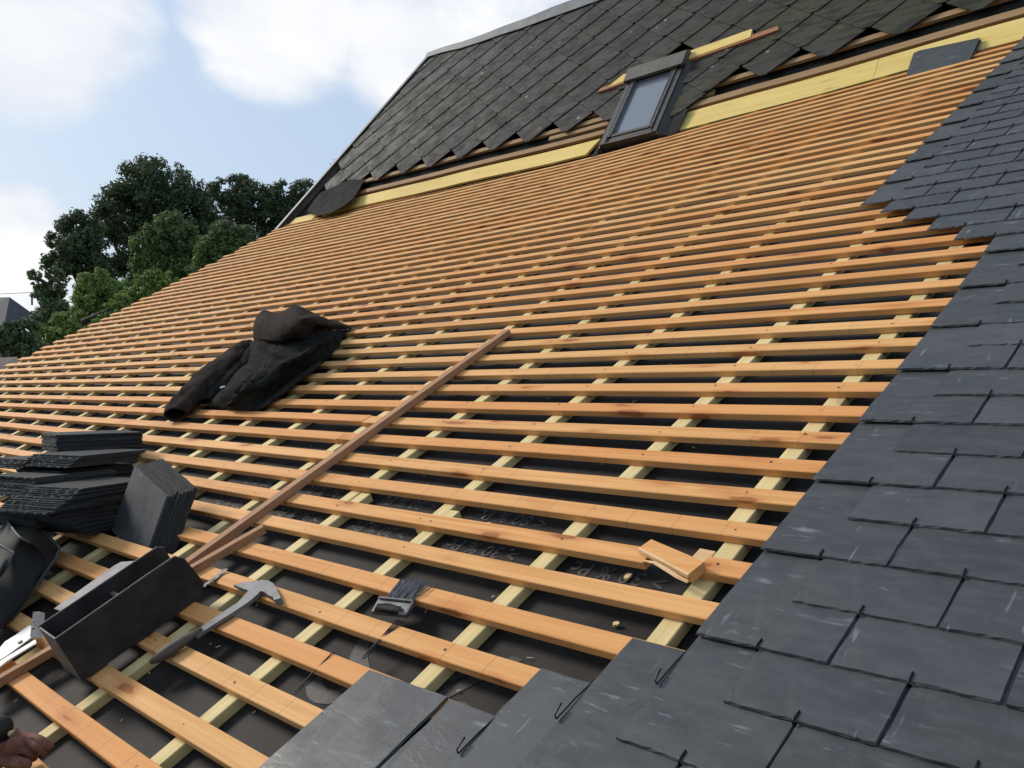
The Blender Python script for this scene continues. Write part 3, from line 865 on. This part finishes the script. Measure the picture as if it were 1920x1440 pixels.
pile(fl(52, 862, 3.36), -1.05, 6, 'dark slate in the small heap at the edge left of the neat level pile', 'slates in the small heap', fan=(0, -.006), jitter=.010, tilt=(.0, .03))
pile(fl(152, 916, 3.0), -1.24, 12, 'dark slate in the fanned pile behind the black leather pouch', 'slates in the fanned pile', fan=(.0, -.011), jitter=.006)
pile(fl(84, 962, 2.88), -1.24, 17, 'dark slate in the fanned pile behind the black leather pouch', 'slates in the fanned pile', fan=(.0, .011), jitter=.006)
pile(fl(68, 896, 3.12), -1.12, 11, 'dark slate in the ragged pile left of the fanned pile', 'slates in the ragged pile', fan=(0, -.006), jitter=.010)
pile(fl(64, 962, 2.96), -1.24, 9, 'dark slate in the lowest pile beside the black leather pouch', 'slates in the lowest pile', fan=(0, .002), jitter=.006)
STANDING = [slate_mesh('loose_slate', .242, .345, .0056, 340 + i, M_SLATE, rough=1.2) for i in range(3)]
# upright block of slates leaning on the battens
SA, STL, STR = Vector((-3.165, .835, 0)), Vector((-3.165, .985, .165)), Vector((-2.825, .925, .110))
ey = (STR - STL).normalized(); ex = (STL - SA).normalized(); ex = (ex - ey * ex.dot(ey)).normalized(); ez = ex.cross(ey).normalized()
for i in range(10):
    pos = STL - ex * .121 + Vector((.0115, .0072, .0004)) * i
    rot = Matrix((-ex, ey, -ez)).transposed().to_4x4()
    if rot.determinant() < 0: rot = Matrix((ex, ey, ez)).transposed().to_4x4()
    m = M1 @ (Matrix.Translation(pos + ey * R.uniform(-.004, .004) + ex * R.uniform(-.004, .004)) @ rot @ Matrix.Rotation(R.uniform(-.01, .01), 4, 'Z'))
    place_slate(m, 'upright slate facing out at the front of the leaning block' if i == 0 else 'slate in the upright leaning block behind its front slate', 'slates in the upright leaning block', STANDING[0] if i == 0 else STK[i % 6])
# two slates leaning at the top by the yellow board
for i, lab in ((0, 'grey slate lying in front on the top battens below the yellow board'), (1, 'grey slate half hidden behind another on the top battens')):
    t_ = thing('loose_slate', lab, 'slate', M2, at2(1765, 110, .03), 'two loose slates by the yellow board'); a = at2(1765, 110, .03)
    gg = G(); q = lambda x, y, w: at2(x + 3.5 * i, y + (3 if i else 0), w - .012 * i) - a
    gg.prism([q(1696, 151, .10), q(1711, 106, .045), q(1722, 101, .04), q(1835, 77.5, .045), q(1816.5, 120, .10)], (.0, -.004, -.006)); gg.obj('slab', M_SLATE, t_)
# slates on the bare lower corner are part of the covering; black pouch
t_ = thing('tool_pouch', 'open black leather tool pouch slumped against the slate piles', 'tool pouch', M1, (-3.2, .55, 0)); a = Vector((-3.2, .55, 0))
q = lambda x, y, w: at1(x, y, w * .88) - a
bk = [[q(24, 976, .17), q(42, 954, .17), q(76, 990, .12), q(112, 1027, .075)],
      [q(-20, 1010, .09), q(8, 1010, .08), q(50, 1035, .06), q(104, 1046, .045)],
      [q(-60, 1080, .10), q(-20, 1080, .08), q(20, 1095, .05), q(66, 1100, .02)],
      [q(-100, 1190, .05), q(-60, 1190, .03), q(-20, 1190, .015), q(23, 1160, .004)]]
cloth('back_panel', bk, 26, 26, M_LEATHER, t_, lambda x, y, p: noise.noise((x * 4, y * 4, 5)) * .006, .007)
fr = [[q(14.5, 976, .20), q(24, 992, .205), q(38, 1008, .20), q(57, 1019, .165)],
      [q(-20, 1012, .16), q(2, 1024, .17), q(30, 1037, .155), q(84, 1050, .07)],
      [q(-60, 1080, .10), q(-28, 1082, .105), q(12, 1100, .09), q(62, 1102, .035)],
      [q(-100, 1190, .09), q(-60, 1195, .09), q(-22, 1195, .06), q(20, 1163, .012)]]
cloth('front_panel', fr, 26, 26, M_LEATHER, t_, lambda x, y, p: noise.noise((x * 3, y * 3, 8)) * .008, .006)
gg = G(); gg.tube(patch([fr[0]], 18, 1)[0] if False else [cr(fr[0][max(0, i - 1)], fr[0][i], fr[0][i + 1], fr[0][min(3, i + 2)], t / 5) for i in range(3) for t in range(6)], .004, 6); gg.obj('front_rim', M_RIM, t_, True)
gg = G(); gg.tube([q(24, 976, .172), q(33, 963, .176), q(42, 953, .172), q(76, 989, .124), q(112, 1027, .079), q(105, 1047, .055), q(66, 1101, .025), q(23, 1161, .008)], .0045, 6); gg.obj('back_rim', M_RIM, t_, True)
gg = G(); gg.tube([q(-60, 1009, .237), q(-20, 1013, .237), q(4, 1024, .232), q(26, 1036, .217), q(15, 1060, .19), q(0, 1081, .165)], .004, 6); gg.obj('flap_rim', M_RIM, t_, True)
fp = [[q(-60, 1010, .235), q(-20, 1014, .235), q(4, 1025, .23), q(26, 1037, .215)],
      [q(-60, 1060, .19), q(-24, 1060, .20), q(0, 1062, .20), q(14, 1060, .19)],
      [q(-60, 1110, .165), q(-34, 1110, .165), q(-16, 1108, .165), q(0, 1080, .165)]]
cloth('pocket_flap', fp, 16, 14, M_LEATHER, t_, None, .006)

# ------------------------------------------------------------------ jacket
jk = thing('jacket', 'dark brown work jacket with black quilted lining thrown on the battens', 'jacket', M1, (-4.1, 2.1, 0)); JA = Vector((-4.1, 2.1, 0))
jq = lambda x, y, w: at1(280 + x / 4, 540 + y / 4, w) - JA
body = [[jq(700, 400, .03), jq(880, 410, .10), jq(1100, 390, .12), jq(1300, 320, .10), jq(1480, 310, .02)],
        [jq(690, 520, .03), jq(870, 510, .11), jq(1080, 480, .13), jq(1270, 425, .10), jq(1440, 400, .01)],
        [jq(630, 650, .03), jq(790, 620, .10), jq(980, 590, .12), jq(1150, 550, .08), jq(1330, 530, .01)],
        [jq(540, 755, .04), jq(690, 735, .09), jq(870, 695, .10), jq(1020, 670, .06), jq(1180, 630, .008)],
        [jq(475, 835, .03), jq(600, 825, .07), jq(740, 805, .075), jq(880, 765, .05), jq(1040, 740, .008)],
        [jq(470, 885, .004), jq(580, 905, .012), jq(700, 912, .012), jq(830, 902, .008), jq(960, 810, .004)]]
def quilt(a, b, p):
    wob = noise.noise((a * 2.4, b * 2.4, 1.7))
    amp = .55 + .9 * max(0, noise.noise((a * 2.1 + 5, b * 1.7, 6)) + .3)
    x = 2.6 * a + 1.5 * b + .8 * wob
    fold = (abs(math.sin(x * math.pi)) ** 1.6 - .5) * .046 * amp
    y = 1.9 * b - 2.2 * a + .9 * noise.noise((a * 3, b * 3, 8))
    fold += (abs(math.sin(y * math.pi)) ** 2.2 - .4) * .024
    gr = 0
    for k in range(1, 8):
        d = b - k / 8 - .03 * noise.noise((a * 4, k, 0)); gr -= .010 * math.exp(-(d / .012) ** 2)
    for k in (.33, .66):
        d = a - k - .03 * noise.noise((b * 4, k, 3)); gr -= .008 * math.exp(-(d / .012) ** 2)
    edge = min(1, 5 * min(a, 1 - a, b + .1, (1 - b)))
    return (fold + gr + noise.noise((a * 14, b * 14, 2)) * .004) * max(.12, edge)
cloth('lining', body, 120, 140, M_LINING, jk, quilt, .012)
hood = [[jq(782, 405, .05), jq(900, 435, .08), jq(1060, 415, .11), jq(1180, 380, .10), jq(1320, 310, .08), jq(1470, 310, .03)],
        [jq(780, 350, .10), jq(900, 385, .15), jq(1060, 370, .17), jq(1200, 330, .15), jq(1340, 285, .10), jq(1500, 300, .03)],
        [jq(785, 260, .15), jq(900, 270, .22), jq(1060, 250, .24), jq(1220, 240, .20), jq(1360, 255, .11), jq(1520, 298, .02)],
        [jq(825, 190, .14), jq(930, 172, .19), jq(1080, 155, .21), jq(1220, 178, .17), jq(1370, 235, .08), jq(1510, 285, .012)],
        [jq(860, 215, .05), jq(960, 195, .07), jq(1090, 180, .07), jq(1230, 200, .06), jq(1370, 245, .03), jq(1490, 285, .006)],
        [jq(880, 260, .0), jq(980, 240, .0), jq(1100, 225, .0), jq(1230, 235, .0), jq(1370, 260, .0), jq(1480, 290, .0)]]
def folds(a, b, p):
    wob = noise.noise((a * 2.2, b * 2.0, 3.3))
    f1 = (abs(math.sin((2.1 * a + .7 * b + .7 * wob) * math.pi)) ** 1.5 - .6) * .034
    f2 = (abs(math.sin((3.0 * b - 1.6 * a + .9 * noise.noise((a * 3, b * 2, 9))) * math.pi)) ** 2 - .4) * .016
    return (f1 + f2) * min(1, 5 * min(a + .05, 1 - a, b + .1, 1.05 - b)) + noise.noise((a * 11, b * 9, 7)) * .003
cloth('brown_shell', hood, 90, 70, M_BROWNCLOTH, jk, folds, .012)
def tubecloth(name, cps, rads, m, flat, seed, k=28, n=70):
    C = [Vector(c) for c in cps]; P = [C[0]] + C + [C[-1]]; RR = [rads[0]] + list(rads) + [rads[-1]]
    vs = []; prev = None
    pts = []
    for i in range(n):
        x = i / (n - 1) * (len(C) - 1); kk = min(int(x), len(C) - 2); t = x - kk
        pts.append((cr(P[kk], P[kk + 1], P[kk + 2], P[kk + 3], t), rads[kk] + (rads[kk + 1] - rads[kk]) * t))
    for i, (p, r) in enumerate(pts):
        tn = (pts[min(i + 1, n - 1)][0] - pts[max(i - 1, 0)][0]).normalized()
        s = tn.cross(Vector((0, 0, 1))).normalized(); b = s.cross(tn).normalized()
        for j in range(k):
            th = 2 * math.pi * j / k
            f = 1 + .22 * noise.noise((math.cos(th) * 1.3 + seed, math.sin(th) * 1.3, i / n * 5)) + .13 * noise.noise((math.cos(th) * 2.5, math.sin(th) * 2.5 + seed, i / n * 16))
            q_ = p + (s * math.cos(th) + b * math.sin(th) * flat) * r * f
            vs.append(q_)
    fs = [(i * k + j, i * k + (j + 1) % k, (i + 1) * k + (j + 1) % k, (i + 1) * k + j) for i in range(n - 1) for j in range(k)]
    o = mo(name, vs, fs, m, jk, True)
    md = o.modifiers.new('thickness', 'SOLIDIFY'); md.thickness = .007; md.offset = -1
    return o
tubecloth('sleeve', [jq(730, 420, .05), jq(640, 500, .06), jq(520, 610, .07), jq(400, 720, .07), jq(290, 830, .06), jq(190, 950, .038)], [.045, .07, .085, .088, .085, .06], M_BROWNCLOTH, .62, 2.0)
tubecloth('sleeve', [jq(760, 470, .04), jq(640, 620, .035), jq(520, 740, .035), jq(420, 850, .03)], [.04, .06, .06, .03], M_LINING, .55, 9.0)  # dark tube for the shadow under the sleeve, built into shape and colour
gg = G()
hp = [jq(840, 898, .012), jq(900, 850, .016), jq(970, 800, .02), jq(1060, 720, .022), jq(1150, 650, .025), jq(1240, 590, .03), jq(1290, 545, .03)]
gg.tube(hp, [.012, .022, .03, .036, .036, .028, .012], 12, flat=.35); gg.obj('hem', M_BROWNCLOTH, jk, True)
gg = G(); gg.tube([jq(535, 748, .075), jq(565, 738, .078)], .004, 6); gg.obj('label_tab', M_WHITE, jk)

# ------------------------------------------------------------------ person at the left edge
pr = thing('person', 'bare hand of a crouching worker gripping the batten at the corner', 'person', M1, (-2.2, .15, 0)); PA = Vector((-2.2, .15, 0))
hq = lambda x, y, w: at1(x, y, w) - PA
hv, he, hr = [], [], []
def chain(pts, rad, root=None):
    last = root
    for p, r in zip(pts, rad):
        hv.append(p); hr.append(r); i = len(hv) - 1
        if last is not None: he.append((last, i))
        last = i
    return last
w0 = chain([hq(-10, 1413, .055), hq(18, 1402, .062), hq(40, 1394, .062)], [.027, .029, .024])
palm = 1
chain([hq(-70, 1432, .055), hq(-170, 1462, .07), hq(-330, 1515, .11)], [.031, .038, .045], 0)
chain([hq(58, 1381, .064), hq(80, 1391, .056), hq(93, 1398, .044), hq(99, 1402, .034)], [.0125, .0110, .0100, .0075], 2)
chain([hq(54, 1391, .060), hq(77, 1402, .050), hq(84, 1409, .034), hq(82, 1413, .022)], [.0125, .0110, .0100, .0075], 2)
chain([hq(40, 1401, .054), hq(60, 1413, .040), hq(64, 1419, .024), hq(60, 1422, .014)], [.014, .012, .011, .0085], 1)
chain([hq(26, 1408, .048), hq(42, 1422, .032), hq(44, 1427, .018)], [.0125, .0105, .008], 1)
chain([hq(8, 1422, .046), hq(30, 1430, .044), hq(48, 1433, .038), hq(60, 1436, .030)], [.017, .0145, .013, .009], 0)
me = bpy.data.meshes.new('body'); me.from_pydata([tuple(v) for v in hv], he, []); me.update()
tmp = bpy.data.objects.new('body', me); COL.objects.link(tmp)
tmp.modifiers.new('s', 'SKIN')
for i, sv in enumerate(me.skin_vertices[0].data):
    sv.radius = (hr[i], hr[i]); sv.use_root = (i == 0)
tmp.modifiers.new('d', 'SUBSURF').levels = 2; tmp.modifiers['d'].render_levels = 2
dg = bpy.context.evaluated_depsgraph_get(); dg.update()
bme = bpy.data.meshes.new_from_object(tmp.evaluated_get(dg)); bpy.data.objects.remove(tmp)
bme.materials.clear(); bme.materials.append(M_SKIN)
for p in bme.polygons: p.use_smooth = True
link(bpy.data.objects.new('body', bme), pr)
gg = G(); gg.prism([hq(94, 1396, .052), hq(100, 1400, .040), hq(97, 1403, .040), hq(91, 1399, .052)], (0, 0, .002))
t_ = thing('tool_grip', 'black rounded tool grip above the hand at the corner', 'tool grip', M1, hq(4, 1370, .1) + PA); a = hq(4, 1370, .1) + PA
gg = G(); q = lambda x, y, w: at1(x, y, w) - a
gg.tube([q(-60, 1352, .12), q(-30, 1360, .11), q(-6, 1366, .105), q(6, 1369, .10), q(13, 1371, .098)], [.026, .028, .029, .026, .014], 18); gg.obj('grip_body', M_GRIP, t_, True)
gg = G(); gg.tube([q(14, 1374, .09), q(22, 1374, .085), q(28, 1375, .082)], [.010, .009, .003], 10); gg.obj('brass_tip', M_FRESH, t_, True)

# ------------------------------------------------------------------ far surroundings
def wpix(px, py, d):                         # world spot seen at pixel, d metres ahead
    r = ray(px, py) / FPX * d
    return cw(r)
gs = 420
vs = [(x, y, -.0 + noise.noise((x * .02, y * .02, 0)) * .3) for y in [-60 + 24 * j for j in range(26)] for x in [-300 + 24 * i for i in range(26)]]
o = mo('ground', vs, grid_faces(26, 26), M_GRASS, None, True); tag(o, 'grass ground below the roof', kind='structure')

def tree(name, label, blobs, d, m, leaf, count0, cat='tree', group=None, trunk=True, airy=0.0, squash=1.0):
    """blobs: (px, py, radius px) at d metres."""
    s = d / FPX; count = int(count0 * 3.0); leaf *= .58
    c0 = wpix(sum(b[0] for b in blobs) / len(blobs), CY, d)
    t = thing(name, label, cat, Matrix.Translation((c0.x, d, 0)), group=group)
    rr = random.Random(len(label) * 7 + count)
    centers = []
    for b in blobs:
        p = wpix(b[0], b[1], d) - Vector((c0.x, d, 0)); p.y += rr.uniform(-.5, .5) * b[2] * s
        centers.append((p, b[2] * s))
    tot = sum(r ** 2 for p, r in centers)
    subs = []
    for p, r in centers:
        for _ in range(max(12, int(44 * (r ** 2) / tot * len(centers)))):
            v = Vector((rr.gauss(0, 1), rr.gauss(0, 1), rr.gauss(0, 1))).normalized()
            k = rr.uniform(.45, .92)
            subs.append((p + Vector((v.x * r * k, v.y * r * k, v.z * r * k * squash)), r * rr.uniform(.16, .34)))
    vs, fs = [], []
    wts = [q ** 2 for _, q in subs]
    for _ in range(count):
        p, q = rr.choices(subs, wts)[0]
        v = Vector((rr.gauss(0, 1), rr.gauss(0, 1), rr.gauss(0, 1))).normalized() * q * (rr.random() ** (.4 + airy))
        v *= rr.uniform(.8, 1.15)
        c = p + v
        nrm = (v.normalized() + Vector((rr.uniform(-1, 1), rr.uniform(-1, 1), rr.uniform(-.3, 1.2))) * .8).normalized()
        t1 = nrm.orthogonal().normalized(); t1 = Matrix.Rotation(rr.uniform(0, 6.28), 3, nrm) @ t1; t2 = nrm.cross(t1)
        L = leaf * rr.uniform(.6, 1.3); w = L * rr.uniform(.45, .7)
        b = len(vs)
        vs += [c - t1 * L * .5, c + t2 * w * .5 + nrm * L * .08, c + t1 * L * .5, c - t2 * w * .5 + nrm * L * .08]
        fs.append((b, b + 1, b + 2, b + 3))
    me = bpy.data.meshes.new('crown'); me.from_pydata([tuple(v) for v in vs], [], fs); me.materials.append(m); me.update()
    link(bpy.data.objects.new('crown', me), t)
    gg = G(); top = max(p.z for p, r in centers); hgt = max(1.0, top)
    bx = sum(p.x for p, r in centers) / len(centers)
    tr = max(.06, .022 * hgt)
    gg.tube([(bx, 0, -.3), (bx + .05 * tr, .1, hgt * .35), (bx, .0, hgt * .7), (bx, 0, hgt * .95)], [tr * 1.3, tr, tr * .6, tr * .15], 9)
    for p, r in centers:
        mid = Vector((bx, 0, max(.3, p.z - r * 1.1)))
        gg.tube([mid, mid.lerp(p, .5) + Vector((0, 0, .1 * r)), p, p + Vector((rr.uniform(-.3, .3) * r, 0, .6 * r))], [tr * .45, tr * .3, tr * .2, tr * .06], 6)
    gg.obj('trunk', M_BARK, t, True)
    return t
LM_DARK = leaf_mat('dark_leaves', (.066, .098, .042))
LM_MID = leaf_mat('mid_leaves', (.105, .16, .048))
LM_LIGHT = leaf_mat('light_leaves', (.16, .24, .052))
LM_GREY = leaf_mat('grey_green_leaves', (.11, .155, .068))
tree('tree', 'tall dark domed tree rising highest behind the left roof edge', [(290, 362, 66), (345, 395, 66), (232, 402, 62), (205, 372, 30), (300, 450, 70), (385, 430, 50), (222, 470, 55), (245, 520, 50), (330, 520, 50), (270, 330, 38), (335, 345, 40)], 50, LM_DARK, .36, 15000)
tree('tree', 'dark rounded tree at the far left of the group, against white cloud', [(140, 430, 42), (112, 455, 36), (165, 470, 40), (130, 490, 40), (170, 430, 30), (180, 520, 40)], 44, LM_DARK, .30, 6500)
tree('tree', 'dark ragged tree right of the tall domed tree', [(420, 372, 38), (455, 358, 34), (485, 380, 40), (440, 420, 45), (480, 440, 40), (400, 440, 40)], 54, LM_DARK, .34, 7000)
tree('tree', 'dark ragged tree nearest the slate roof verge', [(535, 375, 38), (575, 370, 36), (510, 410, 40), (560, 420, 45), (600, 375, 24), (520, 455, 40)], 55, LM_DARK, .34, 7000)
tree('tree', 'mid green bushy tree standing before the tall domed tree', [(310, 430, 40), (285, 460, 40), (345, 450, 40), (315, 495, 52), (275, 505, 38), (360, 500, 40)], 34, LM_MID, .22, 8000)
tree('tree', 'mid green rounded tree close to the roof edge', [(425, 448, 36), (460, 450, 30), (400, 478, 36), (440, 490, 42), (480, 465, 25), (390, 510, 36)], 32, LM_MID, .20, 7000)
tree('tree', 'slender leafy sapling beside the distant grey roof', [(70, 520, 16), (78, 548, 20), (100, 515, 18), (92, 560, 24), (112, 540, 20), (85, 600, 28), (110, 590, 30)], 24, LM_GREY, .17, 3600, airy=.3)
tree('shrub', 'bright green bush below the dark trees', [(175, 530, 30), (150, 555, 30), (205, 555, 36), (175, 590, 42), (225, 590, 36), (140, 610, 36), (245, 540, 22)], 26, LM_LIGHT, .17, 7000, 'bush')
tree('shrub', 'small light green bush against the roof edge', [(275, 530, 28), (300, 520, 22), (255, 555, 28), (290, 555, 26), (320, 535, 20)], 25, LM_LIGHT, .16, 4500, 'bush')
tree('shrub', 'low green bush between the bright bush and the roof edge', [(130, 640, 34), (170, 630, 34), (90, 640, 30), (110, 610, 30), (200, 610, 28), (225, 575, 26)], 22, LM_LIGHT, .15, 5000, 'bush')
tree('shrub', 'grey green bush in front of the distant grey roof', [(15, 630, 26), (45, 620, 26), (60, 650, 26), (20, 662, 28), (-20, 640, 30)], 20, LM_GREY, .14, 4000, 'bush')
tree('tree', 'small tree top peeping over the slate verge', [(632, 312, 14), (622, 330, 14), (640, 335, 16), (650, 360, 26)], 60, LM_GREY, .26, 700, airy=.4)

# distant house
hs = thing('house', 'distant house with grey slate hipped roof behind the bushes', 'house', Matrix.Translation(wpix(-40, CY, 58) * 1.0))
HB = hs.matrix_world.translation.copy(); HB.z = 0; hs.matrix_world = Matrix.Translation(HB)
def hp_(px, py, d): return wpix(px, py, d) - HB
gg = G()
r0, r1 = hp_(-110, 561, 60), hp_(18, 557, 60)
e = [hp_(-150, 640, 56), hp_(2, 640, 56), hp_(78, 600, 61), hp_(-90, 610, 66)]
gg.add([r0, r1, e[0], e[1], e[2], e[3]], [(2, 3, 1, 0), (3, 4, 1), (4, 5, 0, 1), (5, 2, 0)])
gg.obj('roof', M_FARROOF, hs)
gg = G(); z = e[1].z
gg.prism([Vector((e[0].x + .3, e[0].y + .3, z - .1)), Vector((e[1].x - .3, e[1].y + .3, z - .1)), Vector((e[2].x - .3, e[2].y, z - .1)), Vector((e[3].x + .3, e[3].y - .3, z - .1))], (0, 0, -z + .0)); gg.obj('wall', M_FARWALL, hs)
gg = G(); gg.tube([hp_(60, 572, 60.5), hp_(60, 552, 60.5)], .06, 6); gg.obj('aerial_pole', M_CABLE, hs)
sh = thing('shed', 'brown tiled shed roof just beyond the roof edge', 'shed', Matrix.Translation(wpix(0, CY, 16))); SB = sh.matrix_world.translation.copy(); SB.z = 0; sh.matrix_world = Matrix.Translation(SB)
gg = G(); P = [wpix(-80, 690, 15) - SB, wpix(60, 672, 16.5) - SB, wpix(32, 669, 18) - SB, wpix(-80, 674, 17.5) - SB]
gg.prism([P[0] - Vector((0, 0, .35)), P[1] - Vector((0, 0, .35)), P[2], P[3]], (0, 0, -.12)); gg.obj('roof', M_BROWNROOF, sh)
gg = G(); gg.prism([Vector((p.x * .97, p.y + (.25 if i < 2 else -.2), 0)) for i, p in enumerate(P)], (0, 0, P[0].z - .55)); gg.obj('wall', M_FARWALL, sh)
gg = G(); A, B = wpix(-200, 530, 50), wpix(75, 547, 46)
gg.tube([A.lerp(B, i / 12) - Vector((0, 0, .35 * math.sin(math.pi * i / 12))) for i in range(13)], .016, 5)
o = gg.obj('power_cable', M_CABLE); tag(o, 'thin overhead cable crossing the white cloud above the grey roof', 'cable')

# ------------------------------------------------------------------ sky, sun, camera
w = bpy.data.worlds.new('World'); sc.world = w; w.use_nodes = True
nt = w.node_tree; n = N(nt)
bg = nt.nodes['Background']; bg.inputs['Strength'].default_value = .1
sky = n('ShaderNodeTexSky'); sky.sky_type = 'NISHITA'; sky.sun_disc = False
SUN_DIR = Vector((-.72, .42, .55)).normalized()
el = math.asin(SUN_DIR.z); az = math.atan2(SUN_DIR.x, SUN_DIR.y)
sky.sun_elevation = el; sky.sun_rotation = az
sky.air_density = 1.2; sky.dust_density = 2.5; sky.ozone_density = 1.2
tc = n('ShaderNodeTexCoord'); dv = tc.outputs['Generated']
def gauss(px, py, rad, amp, sx=1.0):
    d = cdir(ray(px, py)).normalized()
    dt = n('ShaderNodeVectorMath', operation='DOT_PRODUCT'); n.link(dv, dt.inputs[0]); dt.inputs[1].default_value = d
    ang = rad / FPX
    return n.ramp(dt.outputs['Value'], math.cos(ang), math.cos(ang * .25), 0, amp)
acc = None
for px, py, rad, amp in ((60, 30, 235, 1.0), (200, 60, 130, .8), (520, 10, 215, .95), (640, 60, 150, .6), (770, 70, 190, .85), (960, -30, 220, .75), (20, 440, 130, 1.0), (-60, 560, 220, 1.0), (140, 400, 70, .5), (430, 150, 90, .3), (-400, 200, 400, .7)):
    gsn = gauss(px, py, rad, amp)
    acc = gsn if acc is None else n.math('MAXIMUM', acc, gsn)
mp = n('ShaderNodeMapping'); mp.inputs['Scale'].default_value = (1, 1, 1.7); n.link(dv, mp.inputs['Vector'])
cl = n.noise(mp.outputs[0], 5.5, 7, .55, .35)
big = n.noise(mp.outputs[0], 1.6, 4, .5)
sp = n('ShaderNodeSeparateXYZ'); n.link(dv, sp.inputs[0])
f = n.math('ADD', n.math('MULTIPLY', acc, .58), n.math('MULTIPLY', cl, .80))
back = n.ramp(sp.outputs[1], .25, -.1, 0, .20)      # more broken cloud out of the picture, behind the eye
up_ = n.ramp(sp.outputs[2], .55, .85, 0, .22)
f = n.math('ADD', f, n.math('MULTIPLY', n.math('MAXIMUM', back, up_), n.ramp(big, .4, .6)))
mask = n.ramp(f, .54, .92)
cloudc = n.mix(n.ramp(cl, .3, .7), (6.9, 7.2, 7.8), (8.6, 8.65, 8.75))
skyc = n.mix(.7, sky.outputs[0], (4.5, 5.8, 7.6))
col = n.mix(mask, skyc, cloudc)
nt.links.new(col, bg.inputs['Color'])

sl = bpy.data.lights.new('sun', 'SUN'); sl.energy = 2.6; sl.angle = math.radians(16); sl.color = (1.0, .93, .82)
so = bpy.data.objects.new('sun', sl); COL.objects.link(so)
so.rotation_euler = SUN_DIR.to_track_quat('Z', 'Y').to_euler()

cam = bpy.data.cameras.new('camera'); co = bpy.data.objects.new('camera', cam); COL.objects.link(co)
cam.sensor_width = SENSOR; cam.lens = FPX / 1920 * SENSOR; cam.clip_start = .05; cam.clip_end = 2000
co.location = (0, 0, CAMZ); co.rotation_euler = (math.pi / 2, 0, 0)
sc.camera = co
sc.view_settings.view_transform = 'Standard'; sc.view_settings.look = 'None'
sc.view_settings.exposure = 0.25; sc.view_settings.gamma = 1.0
